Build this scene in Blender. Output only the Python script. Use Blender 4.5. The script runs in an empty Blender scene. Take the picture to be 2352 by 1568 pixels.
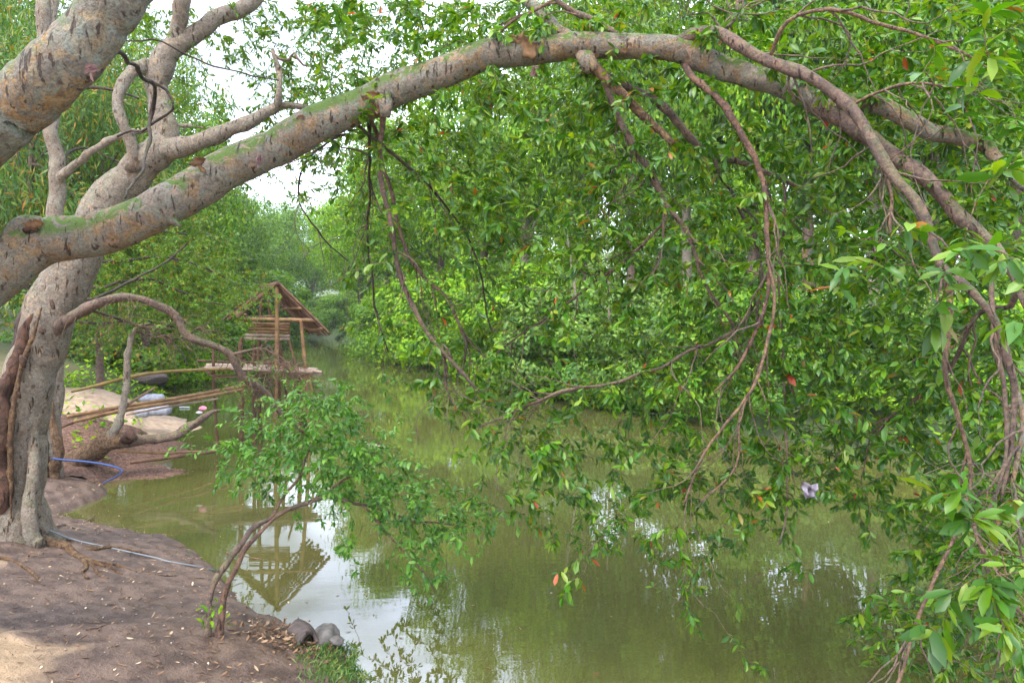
import bpy, math, random
import numpy as np
from mathutils import Vector

# ------------------------------------------------------------------ camera, sky, sun, exposure
SC = bpy.context.scene
COL = SC.collection
R_ = math.radians
CH, HZ, FP, CX = 3.0, 729.0, 1568.0, 1176.0       # camera height, horizon row, focal length, centre column (photo at 2352 wide)
cam = bpy.data.cameras.new('camera')
cam.sensor_width = 36; cam.lens = 24
cam.shift_y = -(784 - HZ) / 2352
cam.clip_start = 0.05; cam.clip_end = 3000
co = bpy.data.objects.new('camera', cam); COL.objects.link(co)
co.location = (0, 0, CH); co.rotation_euler = (R_(90), 0, 0)
SC.camera = co

SUN_EL, SUN_ROT = 58.0, 205.0
w = bpy.data.worlds.new('World'); SC.world = w; w.use_nodes = True
nt = w.node_tree
bg = nt.nodes['Background']
sky = nt.nodes.new('ShaderNodeTexSky'); sky.sky_type = 'NISHITA'; sky.sun_disc = False
sky.sun_elevation = R_(SUN_EL); sky.sun_rotation = R_(SUN_ROT)
sky.air_density = 1.0; sky.dust_density = 3.0; sky.ozone_density = 1.0
hs = nt.nodes.new('ShaderNodeHueSaturation'); hs.inputs['Saturation'].default_value = 0.45
nt.links.new(sky.outputs[0], hs.inputs['Color'])
tcw = nt.nodes.new('ShaderNodeTexCoord'); mpw = nt.nodes.new('ShaderNodeMapping'); mpw.inputs['Scale'].default_value = (1, 1, 2.5)
nzw = nt.nodes.new('ShaderNodeTexNoise'); nzw.inputs['Scale'].default_value = 2.2; nzw.inputs['Detail'].default_value = 6; nzw.inputs['Roughness'].default_value = .55
crw = nt.nodes.new('ShaderNodeValToRGB'); crw.color_ramp.elements[0].position = .38; crw.color_ramp.elements[1].position = .62
mxw = nt.nodes.new('ShaderNodeMix'); mxw.data_type = 'RGBA'; mxw.inputs[7].default_value = (9.8, 11.0, 13.8, 1)
nt.links.new(tcw.outputs['Generated'], mpw.inputs[0]); nt.links.new(mpw.outputs[0], nzw.inputs['Vector']); nt.links.new(nzw.outputs['Fac'], crw.inputs[0])
nt.links.new(crw.outputs[0], mxw.inputs[0]); nt.links.new(hs.outputs[0], mxw.inputs[6]); nt.links.new(mxw.outputs[2], bg.inputs[0])
bg.inputs[1].default_value = 0.15
sl = bpy.data.lights.new('sun', 'SUN'); sl.energy = 1.15; sl.angle = R_(14); sl.color = (1, .95, .87)
so = bpy.data.objects.new('sun', sl); COL.objects.link(so)
a, e = R_(SUN_ROT), R_(SUN_EL)
d = Vector((math.sin(a) * math.cos(e), math.cos(a) * math.cos(e), math.sin(e)))
so.rotation_euler = d.to_track_quat('Z', 'Y').to_euler()
so.location = (0, 0, 30)
SC.view_settings.view_transform = 'Standard'; SC.view_settings.look = 'None'
SC.view_settings.exposure = 1.65; SC.view_settings.gamma = 1.0
SC.cycles.volume_bounces = 1
SC.cycles.max_bounces = 8; SC.cycles.transparent_max_bounces = 8

rng = np.random.default_rng(7)
random.seed(7)

# ------------------------------------------------------------------ helpers
def P(px, py, Y):
    return np.array([(px - CX) / FP * Y, Y, CH - (py - HZ) / FP * Y])

def tag(o, label=None, cat=None, group=None, kind=None):
    if label: o['label'] = label
    if cat: o['category'] = cat
    if group: o['group'] = group
    if kind: o['kind'] = kind
    return o

def empty(name, loc, label=None, cat=None, group=None):
    o = bpy.data.objects.new(name, None); COL.objects.link(o)
    o.location = tuple(float(v) for v in loc); o.empty_display_size = .2
    return tag(o, label, cat, group)

class Geo:
    def __init__(s): s.V = []; s.F = []; s.n = 0
    def add(s, V, F, mat=0, tint=None):
        V = np.asarray(V, float).reshape(-1, 3)
        if not isinstance(F, list): F = [F]
        for f in F:
            f = np.asarray(f, int)
            t = np.full(len(f), .5) if tint is None else (np.asarray(tint)[:len(f)] if np.ndim(tint) else np.full(len(f), float(tint)))
            s.F.append((f + s.n, mat, t))
        s.V.append(V); s.n += len(V)
    def mesh(s, name, mats, smooth=True, origin=(0, 0, 0)):
        me = bpy.data.meshes.new(name)
        V = np.concatenate(s.V) - np.array(origin)
        li = np.concatenate([f.ravel() for f, m, t in s.F])
        tot = np.concatenate([np.full(len(f), f.shape[1]) for f, m, t in s.F])
        st = np.concatenate([[0], np.cumsum(tot)[:-1]])
        me.vertices.add(len(V)); me.vertices.foreach_set('co', V.astype(np.float32).ravel())
        me.loops.add(len(li)); me.loops.foreach_set('vertex_index', li.astype(np.int32))
        me.polygons.add(len(tot))
        me.polygons.foreach_set('loop_start', st.astype(np.int32))
        me.polygons.foreach_set('loop_total', tot.astype(np.int32))
        me.polygons.foreach_set('material_index', np.concatenate([np.full(len(f), m) for f, m, t in s.F]).astype(np.int32))
        me.polygons.foreach_set('use_smooth', np.full(len(tot), smooth))
        at = me.attributes.new('tint', 'FLOAT', 'FACE')
        at.data.foreach_set('value', np.concatenate([t for f, m, t in s.F]).astype(np.float32))
        for m in (mats if isinstance(mats, (list, tuple)) else [mats]): me.materials.append(m)
        me.update(calc_edges=True); me.validate()
        return me
    def build(s, name, mats, parent=None, smooth=True, origin=None):
        if origin is None:
            origin = tuple(parent.location) if parent is not None and parent.type == 'EMPTY' else (0, 0, 0)
            if parent is not None and parent.parent is not None:
                origin = tuple(parent.parent.location)
        o = bpy.data.objects.new(name, s.mesh(name, mats, smooth, origin)); COL.objects.link(o)
        if parent is not None: o.parent = parent
        else: o.location = origin
        return o

def smooth_path(pts, step):
    """Catmull-Rom through rows of (x,y,z,r)"""
    p = np.asarray(pts, float)
    if len(p) < 3:
        n = max(2, int(np.linalg.norm(p[-1, :3] - p[0, :3]) / step) + 1)
        t = np.linspace(0, 1, n)[:, None]
        return p[0] * (1 - t) + p[-1] * t
    q = np.vstack([2 * p[0] - p[1], p, 2 * p[-1] - p[-2]])
    out = []
    for i in range(1, len(q) - 2):
        a, b, c, d = q[i - 1], q[i], q[i + 1], q[i + 2]
        n = max(2, int(np.linalg.norm(c[:3] - b[:3]) / step))
        t = np.linspace(0, 1, n, endpoint=False)[:, None]
        out.append(.5 * ((2 * b) + (-a + c) * t + (2 * a - 5 * b + 4 * c - d) * t ** 2 + (-a + 3 * b - 3 * c + d) * t ** 3))
    out.append(p[-1][None]); r = np.vstack(out); r[:, 3] = np.maximum(r[:, 3], 1e-4)
    return r

def tube(g, path, nseg=8, mat=0, rough=0.0, cap=True, tint=.5, seed=0, lobes=0):
    path = np.asarray(path, float); n = len(path)
    C = path[:, :3]; r = path[:, 3]
    T = np.gradient(C, axis=0); T /= np.linalg.norm(T, axis=1)[:, None] + 1e-12
    N = np.zeros_like(C)
    up = np.array([0, 0, 1.]) if abs(T[0, 2]) < .9 else np.array([1., 0, 0])
    v = np.cross(T[0], up); v /= np.linalg.norm(v); N[0] = v
    for i in range(1, n):
        v = N[i - 1] - T[i] * np.dot(N[i - 1], T[i]); N[i] = v / (np.linalg.norm(v) + 1e-12)
    B = np.cross(T, N)
    th = np.linspace(0, 2 * np.pi, nseg, endpoint=False)
    rr = np.repeat(r[:, None], nseg, 1)
    if rough > 0:
        rs = np.random.default_rng(seed + 11)
        s = np.concatenate([[0], np.cumsum(np.linalg.norm(np.diff(C, axis=0), axis=1))])[:, None]
        m = 0
        for k in range(9):
            f = (1.0 + 1.8 * k) / max(.03, r.max()) * .35; ph = rs.uniform(0, 6.28); kk = rs.integers(1, 5)
            m = m + np.sin(s * f + kk * th[None] + ph) * rs.uniform(.4, 1) / (1 + .4 * k)
        rr = rr * (1 + rough * m * .45)
    if lobes: rr = rr * (1 + .1 * np.sin(th[None] * lobes + 1.3))
    V = C[:, None] + rr[..., None] * (np.cos(th)[None, :, None] * N[:, None] + np.sin(th)[None, :, None] * B[:, None])
    i = np.arange(n - 1)[:, None] * nseg; j = np.arange(nseg)[None]; j2 = (j + 1) % nseg
    F = np.stack([i + j, i + j2, i + nseg + j2, i + nseg + j], -1).reshape(-1, 4)
    V = V.reshape(-1, 3); Fs = [F]
    if cap:
        V = np.vstack([V, C[0], C[-1]])
        a = np.stack([np.full(nseg, n * nseg), j2[0], j[0]], -1)
        b = np.stack([np.full(nseg, n * nseg + 1), (n - 1) * nseg + j[0], (n - 1) * nseg + j2[0]], -1)
        Fs.append(np.vstack([a, b]))
    g.add(V, Fs, mat, tint)

def bez(a, b, sag, n=7, wob=0):
    t = np.linspace(0, 1, n)[:, None]
    m = (a + b) / 2 + np.array(sag)
    c = a * (1 - t) ** 2 + 2 * m * t * (1 - t) + b * t * t
    if wob: c[1:-1] += rng.normal(0, wob, c[1:-1].shape)
    return c

def unit(v): return v / (np.linalg.norm(v, axis=-1, keepdims=True) + 1e-9)

def leaf_geo(g, pos, dr, nr, L, W, near=True, mat=0, tint=None, droop=.25):
    n = len(pos); dr = unit(dr); side = unit(np.cross(dr, nr)); up = np.cross(side, dr)
    L = np.broadcast_to(L, (n,))[:, None]; W = np.broadcast_to(W, (n,))[:, None] * .5
    if tint is None: tint = rng.random(n)
    if near:
        if droop == .25: droop = rng.uniform(.02, .6, (n, 1))
        def at(t, s, h): return pos + dr * L * t + side * W * s + up * L * h
        V = np.stack([at(0, 0, 0), at(.30, -.72, .03), at(.32, 0, -.03), at(.30, .72, .03),
                      at(.70, -.92, -droop * .35), at(.68, 0, -droop * .35 - .05), at(.70, .92, -droop * .35), at(1, 0, -droop)], 1)
        b = np.arange(n)[:, None] * 8
        Q = np.concatenate([b + np.array([1, 2, 5, 4]), b + np.array([2, 3, 6, 5])])
        T = np.concatenate([b + np.array(x) for x in ([0, 2, 1], [0, 3, 2], [4, 5, 7], [5, 6, 7])])
        g.add(V.reshape(-1, 3), [Q], mat, np.tile(tint, 2)); g.n -= len(V) * 8; g.V.pop()
        g.add(V.reshape(-1, 3), [T], mat, np.tile(tint, 4))
    else:
        V = np.stack([pos, pos + dr * L * .45 - side * W, pos + dr * L - up * L * droop * .5, pos + dr * L * .45 + side * W], 1)
        F = np.arange(n)[:, None] * 4 + np.arange(4)
        g.add(V.reshape(-1, 3), [F], mat, tint)

def smoothstep(a, b, x):
    t = np.clip((x - a) / (b - a), 0, 1); return t * t * (3 - 2 * t)

# ------------------------------------------------------------------ materials
def mat_new(name):
    m = bpy.data.materials.new(name); m.use_nodes = True
    n = m.node_tree.nodes; n.clear()
    out = n.new('ShaderNodeOutputMaterial'); b = n.new('ShaderNodeBsdfPrincipled')
    m.node_tree.links.new(b.outputs[0], out.inputs[0])
    return m, m.node_tree, b, out

def nd(t, ty, **kw):
    n = t.nodes.new(ty)
    for k, v in kw.items():
        if k in n.inputs: n.inputs[k].default_value = v
        else: setattr(n, k, v)
    return n

def ramp(t, fac, stops, interp='LINEAR'):
    r = t.nodes.new('ShaderNodeValToRGB'); r.color_ramp.interpolation = interp
    els = r.color_ramp.elements
    while len(els) < len(stops): els.new(.5)
    for e_, (p, c) in zip(els, stops):
        e_.position = p; e_.color = (c[0], c[1], c[2], 1) if hasattr(c, '__len__') else (c, c, c, 1)
    t.links.new(fac, r.inputs[0]); return r.outputs[0]

def mixc(t, fac, a, b):
    m = t.nodes.new('ShaderNodeMix'); m.data_type = 'RGBA'
    for s, v in ((0, fac), (6, a), (7, b)):
        if hasattr(v, 'is_linked'): t.links.new(v, m.inputs[s])
        else: m.inputs[s].default_value = (*v, 1) if hasattr(v, '__len__') else v
    return m.outputs[2]

def noise(t, scale, detail=4, rough=.55, vec=None, dist=0):
    n = nd(t, 'ShaderNodeTexNoise', Scale=scale, Detail=detail, Roughness=rough, Distortion=dist)
    if vec is not None: t.links.new(vec, n.inputs['Vector'])
    return n.outputs['Fac']

def pos_vec(t, scale=(1, 1, 1)):
    g = t.nodes.new('ShaderNodeNewGeometry')
    m = t.nodes.new('ShaderNodeMapping'); m.inputs['Scale'].default_value = scale
    t.links.new(g.outputs['Position'], m.inputs[0]); return m.outputs[0], g

def obj_vec(t, scale=(1, 1, 1)):
    g = t.nodes.new('ShaderNodeTexCoord')
    m = t.nodes.new('ShaderNodeMapping'); m.inputs['Scale'].default_value = scale
    t.links.new(g.outputs['Object'], m.inputs[0]); return m.outputs[0]

def bump(t, b, h, strength, dist=.02):
    n = nd(t, 'ShaderNodeBump', Strength=strength, Distance=dist)
    t.links.new(h, n.inputs['Height']); t.links.new(n.outputs[0], b.inputs['Normal'])

def leaf_mat(name, stops, rough=.42, trans=.35, spec=.5):
    m, t, b, out = mat_new(name)
    at = nd(t, 'ShaderNodeAttribute', attribute_name='tint')
    c = ramp(t, at.outputs['Fac'], stops)
    v, g = pos_vec(t)
    n = noise(t, .9, 3, .6, v)
    hsv = nd(t, 'ShaderNodeHueSaturation', Saturation=1.0)
    t.links.new(c, hsv.inputs['Color'])
    mr = nd(t, 'ShaderNodeMapRange'); mr.inputs['From Min'].default_value = .3; mr.inputs['From Max'].default_value = .7
    mr.inputs['To Min'].default_value = .7; mr.inputs['To Max'].default_value = 1.3
    t.links.new(n, mr.inputs[0]); t.links.new(mr.outputs[0], hsv.inputs['Value'])
    col = hsv.outputs[0]
    t.links.new(col, b.inputs['Base Color'])
    b.inputs['Roughness'].default_value = rough; b.inputs['Specular IOR Level'].default_value = spec
    tr = nd(t, 'ShaderNodeBsdfTranslucent')
    h2 = nd(t, 'ShaderNodeHueSaturation', Hue=.49, Saturation=1.1, Value=1.5)
    t.links.new(col, h2.inputs['Color']); t.links.new(h2.outputs[0], tr.inputs[0])
    mx = nd(t, 'ShaderNodeMixShader'); mx.inputs[0].default_value = trans
    t.links.new(b.outputs[0], mx.inputs[1]); t.links.new(tr.outputs[0], mx.inputs[2])
    t.links.new(mx.outputs[0], out.inputs[0])
    return m

RED = (.38, .06, .02)
L_ARCH = leaf_mat('glossy_leaf', [(0, (0.022, 0.079, 0.003)), (.45, (0.045, 0.139, 0.004)), (.8, (0.108, 0.213, 0.005)), (.975, (0.153, 0.222, 0.008)), (.992, (0.198, 0.139, 0.011)), (1, RED)], .42, .36, .5)
L_SHRUB = leaf_mat('shrub_leaf', [(0, (0.039, 0.122, 0.014)), (.5, (0.076, 0.208, 0.022)), (1, (0.165, 0.319, 0.036))], .45, .32, .45)
L_SMALL = leaf_mat('small_leaf', [(0, (0.030, 0.097, 0.004)), (.5, (0.075, 0.165, 0.005)), (.95, (0.119, 0.213, 0.008)), (1, (0.297, 0.194, 0.015))], .45, .35)
L_BAMBOO = leaf_mat('bamboo_leaf', [(0, (0.022, 0.097, 0.003)), (.6, (0.067, 0.165, 0.005)), (.9, (0.191, 0.213, 0.008)), (1, (0.392, 0.165, 0.011))], .5, .3)
L_BRIGHT = leaf_mat('bright_leaf', [(0, (0.056, 0.166, 0.003)), (.5, (0.137, 0.290, 0.004)), (1, (0.274, 0.415, 0.007))], .6, .35, .25)
L_MID = leaf_mat('mid_leaf', [(0, (0.038, 0.111, 0.003)), (.5, (0.084, 0.203, 0.005)), (1, (0.183, 0.287, 0.007))], .55, .33, .3)
L_DARK = leaf_mat('dark_leaf', [(0, (0.020, 0.075, 0.002)), (.5, (0.050, 0.144, 0.004)), (1, (0.116, 0.212, 0.006))], .5, .3, .35)
L_YELLOW = leaf_mat('yellow_leaf', [(0, (0.036, 0.109, 0.004)), (.5, (0.076, 0.176, 0.004)), (.93, (0.163, 0.230, 0.007)), (1, (0.350, 0.143, 0.011))], .5, .35, .35)
L_GREY = leaf_mat('grey_leaf', [(0, (0.042, 0.108, 0.009)), (.5, (0.090, 0.192, 0.014)), (1, (0.177, 0.288, 0.026))], .5, .32, .35)

def bark_mat(name, cols, moss=0.5, scale=1.0, bumpk=.5, patch=None):
    m, t, b, out = mat_new(name)
    v, g = pos_vec(t, (scale,) * 3)
    n1 = noise(t, 3.4, 6, .68, v, .9); n2 = noise(t, 13, 6, .7, v, .6); n3 = noise(t, 60, 6, .75, v)
    c = ramp(t, n1, [(.32, cols[0]), (.45, cols[1]), (.55, cols[2]), (.68, cols[3])])
    c = mixc(t, ramp(t, n2, [(.45, 0.), (.56, 1.)]), c, cols[4])
    k = nd(t, 'ShaderNodeMix'); k.data_type = 'RGBA'; k.blend_type = 'MULTIPLY'; k.inputs[0].default_value = .65
    t.links.new(c, k.inputs[6]); t.links.new(ramp(t, n3, [(.34, .3), (.58, 1.25)]), k.inputs[7]); c = k.outputs[2]
    if moss:
        sx = nd(t, 'ShaderNodeSeparateXYZ'); t.links.new(g.outputs['Normal'], sx.inputs[0])
        nm = noise(t, 4.2, 6, .65, v, 1.2)
        ma = nd(t, 'ShaderNodeMath', operation='MULTIPLY'); t.links.new(ramp(t, sx.outputs[2], [(-.0, 0.), (.35, 1.)]), ma.inputs[0])
        t.links.new(ramp(t, nm, [(.48, 0.), (.52, 1.)]), ma.inputs[1])
        mb = nd(t, 'ShaderNodeMath', operation='MULTIPLY'); t.links.new(ma.outputs[0], mb.inputs[0]); mb.inputs[1].default_value = moss
        c = mixc(t, mb.outputs[0], c, (.12, .19, .04))
    n4 = noise(t, 7.5, 7, .75, v, 1.4)
    c = mixc(t, ramp(t, n4, [(.57, 0.), (.60, .75)]), c, (cols[3][0] * 1.35, cols[3][1] * 1.35, cols[3][2] * 1.35))
    c = mixc(t, ramp(t, n4, [(.36, .7), (.40, 0.)]), c, (cols[0][0] * .6, cols[0][1] * .55, cols[0][2] * .5))
    # dark scars
    vo = nd(t, 'ShaderNodeTexVoronoi', Scale=4.5); t.links.new(v, vo.inputs['Vector'])
    c = mixc(t, ramp(t, vo.outputs['Distance'], [(.07, .8), (.13, 0.)]), c, (.07, .04, .03))
    t.links.new(c, b.inputs['Base Color']); b.inputs['Roughness'].default_value = .82
    b.inputs['Specular IOR Level'].default_value = .25
    vc, _g = pos_vec(t, (34 * scale, 20 * scale, 7 * scale)); nc = noise(t, 1.0, 4, .6, vc, .4)
    ck = ramp(t, nc, [(.34, 1.), (.40, 0.)])
    c2 = mixc(t, ck, c, (cols[0][0] * .45, cols[0][1] * .42, cols[0][2] * .4)); t.links.new(c2, b.inputs['Base Color'])
    s = nd(t, 'ShaderNodeMath', operation='MULTIPLY_ADD'); t.links.new(n2, s.inputs[0]); s.inputs[1].default_value = 1.6; t.links.new(n3, s.inputs[2])
    s3 = nd(t, 'ShaderNodeMath', operation='SUBTRACT'); t.links.new(s.outputs[0], s3.inputs[0]); t.links.new(ck, s3.inputs[1])
    bump(t, b, s3.outputs[0], min(1, bumpk * 1.3), .035)
    return m

B_ARCH = bark_mat('mottled_bark', [(0.173, 0.119, 0.090), (0.343, 0.219, 0.108), (0.253, 0.269, 0.217), (0.343, 0.219, 0.153), (0.242, 0.209, 0.163)], 1.0, 1.0, .8)
B_LIMB = bark_mat('pale_mottled_bark', [(0.182, 0.138, 0.115), (0.346, 0.203, 0.082), (0.259, 0.295, 0.246), (0.307, 0.230, 0.139), (0.211, 0.184, 0.148)], .4, .9, .7)
B_PALE = bark_mat('pale_grey_bark', [(0.173, 0.114, 0.072), (0.259, 0.205, 0.152), (0.286, 0.254, 0.203), (0.286, 0.205, 0.130), (0.216, 0.172, 0.130)], .15, 1.0, .7)
B_BROWN = bark_mat('brown_bark', [(0.085, 0.051, 0.038), (0.145, 0.093, 0.068), (0.187, 0.128, 0.093), (0.162, 0.098, 0.064), (0.102, 0.072, 0.060)], .2)
B_RED = bark_mat('red_bark', [(.08, .045, .03), (.15, .08, .05), (.19, .11, .07), (.15, .08, .055), (.08, .05, .04)], 0)
B_DARK = bark_mat('dark_twig_bark', [(.03, .02, .018), (.06, .04, .03), (.09, .06, .04), (.07, .05, .04), (.045, .035, .03)], .1)
B_TAN = bark_mat('tan_vine_bark', [(.15, .09, .06), (.2, .12, .07), (.25, .16, .09), (.18, .11, .07), (.11, .07, .05)], 0, 2)
B_ROOT = bark_mat('root_bark', [(.12, .07, .04), (.22, .125, .06), (.27, .17, .085), (.2, .11, .06), (.11, .065, .04)], 0, 1.6, .8)
B_HOLE = bark_mat('inner_wood', [(.05, .025, .015), (.09, .045, .03), (.13, .065, .04), (.10, .05, .03), (.05, .03, .02)], 0)

def simple_mat(name, c1, c2, scale=8, rough=.8, bk=.3, stretch=(1, 1, 1), spec=.3):
    m, t, b, out = mat_new(name)
    v = obj_vec(t, stretch)
    n = noise(t, scale, 5, .6, v)
    t.links.new(ramp(t, n, [(.35, c1), (.65, c2)]), b.inputs['Base Color'])
    b.inputs['Roughness'].default_value = rough; b.inputs['Specular IOR Level'].default_value = spec
    bump(t, b, n, bk, .02)
    return m

M_BAMBOO = simple_mat('weathered_bamboo', (.12, .06, .025), (.24, .14, .06), 5, .6, .1)
M_BAMBOO_G = simple_mat('yellow_green_bamboo', (.12, .09, .02), (.22, .14, .04), 5, .55, .1)
M_BAMBOO_P = simple_mat('bleached_bamboo', (.2, .14, .10), (.36, .27, .2), 5, .7, .1)
M_BAMBOO_D = simple_mat('brown_bamboo', (.05, .025, .014), (.14, .07, .035), 6, .7, .1)
M_STONE = simple_mat('grey_stone', (.06, .055, .05), (.16, .145, .13), 9, .85, .6)
M_CHAR = simple_mat('dark_log_wood', (.045, .035, .03), (.12, .09, .08), 12, .8, .5, (1, 6, 1))
M_HOSE = simple_mat('grey_plastic_pipe', (.11, .12, .125), (.17, .18, .19), 3, .45, 0, spec=.5)
M_BLUE = simple_mat('blue_plastic_hose', (.008, .028, .10), (.012, .04, .14), 3, .4, 0, spec=.5)
M_SACK = simple_mat('white_woven_sack', (.24, .24, .28), (.42, .42, .46), 12, .7, .4)
M_SAND = simple_mat('pale_sand', (.26, .18, .12), (.40, .30, .21), 6, .95, .8)
M_GRAVEL = simple_mat('brown_gravel', (.04, .022, .016), (.19, .105, .07), 22, .95, 1.0)
M_PINK = simple_mat('pink_plastic', (.6, .12, .22), (.75, .3, .38), 6, .5, .2)
M_WHITE = simple_mat('white_plastic', (.5, .5, .52), (.7, .7, .7), 6, .5, .2)
M_LILAC = simple_mat('lilac_plastic', (.14, .12, .15), (.25, .22, .24), 8, .4, .5)
M_FLAKE = simple_mat('dry_bark_flake', (.10, .055, .03), (.24, .14, .07), 12, .85, .4)
M_EPI = simple_mat('pink_epiphyte', (.09, .04, .04), (.15, .08, .07), 12, .7, .3)
M_LITTER = leaf_mat('dry_leaf', [(0, (0.078, 0.044, 0.024)), (.5, (0.182, 0.100, 0.054)), (.85, (0.286, 0.175, 0.096)), (1, (0.520, 0.400, 0.264))], .7, .1, .2)
M_PEB = leaf_mat('pebble', [(0, (.10, .07, .055)), (.8, (.2, .15, .12)), (1, (.5, .45, .4))], .8, 0.0, .2)
M_GRASS = leaf_mat('grass_blade', [(0, (.04, .11, .015)), (.6, (.09, .19, .03)), (1, (.22, .24, .06))], .5, .3)

# water
def water_mat():
    m, t, b, out = mat_new('murky_green_water')
    v, g = pos_vec(t, (1, 1, 1))
    n0 = noise(t, .12, 3, .5, v)
    t.links.new(ramp(t, n0, [(.35, (.078, .070, .020)), (.65, (.062, .070, .021))]), b.inputs['Base Color'])
    b.inputs['Roughness'].default_value = .015; b.inputs['IOR'].default_value = 2.0
    v1, _ = pos_vec(t, (.6, 1.6, 1))
    n1 = noise(t, 1.4, 3, .5, v1, .3); n2 = noise(t, 7, 3, .5, v1)
    patch = ramp(t, noise(t, .22, 2, .5, v), [(.38, .2), (.62, 1.)])
    s = nd(t, 'ShaderNodeMath', operation='MULTIPLY_ADD'); t.links.new(n2, s.inputs[0]); s.inputs[1].default_value = .16; t.links.new(n1, s.inputs[2])
    s2 = nd(t, 'ShaderNodeMath', operation='MULTIPLY'); t.links.new(s.outputs[0], s2.inputs[0]); t.links.new(patch, s2.inputs[1])
    bump(t, b, s2.outputs[0], .16, .022)
    return m
M_WATER = water_mat()

# ------------------------------------------------------------------ ground and river
def W3(px, py):                                   # a water-level point of the 3000-wide photo -> world x, y
    Y = 2000 * CH / (py - 930); return ((px - 1500) / 2000 * Y, Y)
shore = [(5, -60), (5, -10), (3.5, -1), (2.0, 1.5), (.2, 3.2), (-.92, 4.38)] + [W3(*p) for p in [
    (1055, 1995), (1000, 1890), (915, 1847), (824, 1818), (728, 1789), (654, 1711), (600, 1650), (561, 1623), (505, 1581),
    (374, 1557), (290, 1548), (173, 1510), (215, 1490), (281, 1464), (323, 1445), (281, 1412), (330, 1375), (380, 1352), (432, 1326),
    (413, 1274), (430, 1248), (415, 1205), (494, 1208), (480, 1171), (410, 1148), (365, 1140), (400, 1126), (480, 1100),
    (600, 1060), (700, 1024), (800, 1000), (880, 985)]] + [(-52, 128), (-70, 136), (-74, 144), (-50, 139)] + [W3(*p) for p in [
    (985, 992), (1030, 1012), (1080, 1035), (1170, 1047), (1300, 1068), (1450, 1100), (1700, 1150), (1950, 1215), (2200, 1270),
    (2600, 1330), (3000, 1385)]] + [(12, 12), (16, 8), (22, -10), (24, -60)]
SH = np.array(shore)

def shore_dist(x, y):
    x = np.asarray(x, float); y = np.asarray(y, float)
    best = np.full(x.shape, 1e9); inside = np.zeros(x.shape, bool)
    n = len(SH)
    for i in range(n):
        ax, ay = SH[i]; bx, by = SH[(i + 1) % n]
        dx, dy = bx - ax, by - ay; l2 = dx * dx + dy * dy
        t = np.clip(((x - ax) * dx + (y - ay) * dy) / l2, 0, 1)
        best = np.minimum(best, np.hypot(x - ax - t * dx, y - ay - t * dy))
        c = ((ay > y) != (by > y)) & (x < (bx - ax) * (y - ay) / (by - ay + 1e-12) + ax)
        inside ^= c
    rag = (np.sin(x * 5.1 + y * 3.3) + np.sin(x * 9.7 - y * 7.9 + 1) * .6 + np.sin(x * 19 + y * 23) * .35) * .045 * (y < 16)
    return np.where(inside, -best, best) + rag             # >0 on land

def lump(x, y):
    return (np.sin(x * 1.7 + 1) * np.sin(y * 1.3 + 2) * .5 + np.sin(x * 3.9 + y * 2.1) * .25 + np.sin(x * 7.3 - y * 6.1 + 2) * .12 + np.sin(x * 15 + y * 11) * .05)

def ground_z(x, y, d=None):
    x = np.asarray(x, float); y = np.asarray(y, float)
    if d is None: d = shore_dist(x, y)
    right = smoothstep(-1, 4, x + np.clip(y - 20, 0, 200) * .25)
    right = np.where(y < 9, smoothstep(8, 10, x), right)
    leftfar = smoothstep(14, 27, y) * (1 - right)
    dd = np.maximum(d, 0)
    near = 1.35 * (1 - np.exp(-dd / 3.8))
    lf = 2.6 * (1 - np.exp(-dd / 2.6))
    rt = 1.7 * (1 - np.exp(-dd / 2.2))
    z = near * (1 - right) * (1 - leftfar) + lf * leftfar + rt * right
    z = z + np.clip(dd - 7, 0, 45) * .07 * smoothstep(10, 30, np.hypot(x, y))
    z = z + lump(x, y) * .06 * smoothstep(.1, 1.5, dd) + lump(x * .25, y * .25) * .5 * smoothstep(6, 15, dd) * smoothstep(12, 25, np.hypot(x, y))
    # a small cut step where the bank drops to the water
    z = z + .05 * smoothstep(.0, .12, dd)
    z = np.where(d < 0, np.maximum(-1.2, d * .5) - .03 + 0 * z, z)
    return z

def ghit(px, py, z0=.5):
    """point of the ground seen at a pixel of the 2352-wide photo"""
    z = z0
    for _ in range(40):
        Y = FP * (CH - z) / (py - HZ); X = (px - CX) / FP * Y
        zn = float(ground_z(X, Y)); z = z * .6 + max(zn, 0) * .4
    Y = FP * (CH - z) / (py - HZ)
    return np.array([(px - CX) / FP * Y, Y, z])

def axis(dense0, dense1, step, far, grow=1.07):
    a = list(np.arange(dense0, dense1, step)); s = step
    x = a[-1]
    while x < far: s *= grow; x += s; a.append(x)
    s = step; x = a[0]; b = []
    while x > -far: s *= grow; x -= s; b.append(x)
    return np.array(b[::-1] + a)
gx = axis(-9, 1, .045, 420); gy = axis(2.5, 13, .045, 420)
X, Yg = np.meshgrid(gx, gy); D = shore_dist(X, Yg); Z = ground_z(X, Yg, D)
Z = Z + np.where((D > .1) & (Yg < 13), (np.sin(X * 9 + np.sin(Yg * 5) * 2) * np.sin(Yg * 11 + np.sin(X * 4)) * .010 + np.sin(X * 23 + Yg * 7) * np.sin(Yg * 19 - X * 5) * .005) * smoothstep(.1, .6, D), 0)
micro = rng.normal(0, 1, Z.shape)
micro = (micro + np.roll(micro, 1, 0) + np.roll(micro, 1, 1) + np.roll(micro, -1, 0)) / 4
Z = Z + micro * .006 * (D > .15)
g = Geo(); nx = len(gx)
i = np.arange(len(gy) - 1)[:, None] * nx + np.arange(nx - 1)[None]
g.add(np.stack([X, Yg, Z], -1), [np.stack([i, i + 1, i + nx + 1, i + nx], -1).reshape(-1, 4)])

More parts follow.
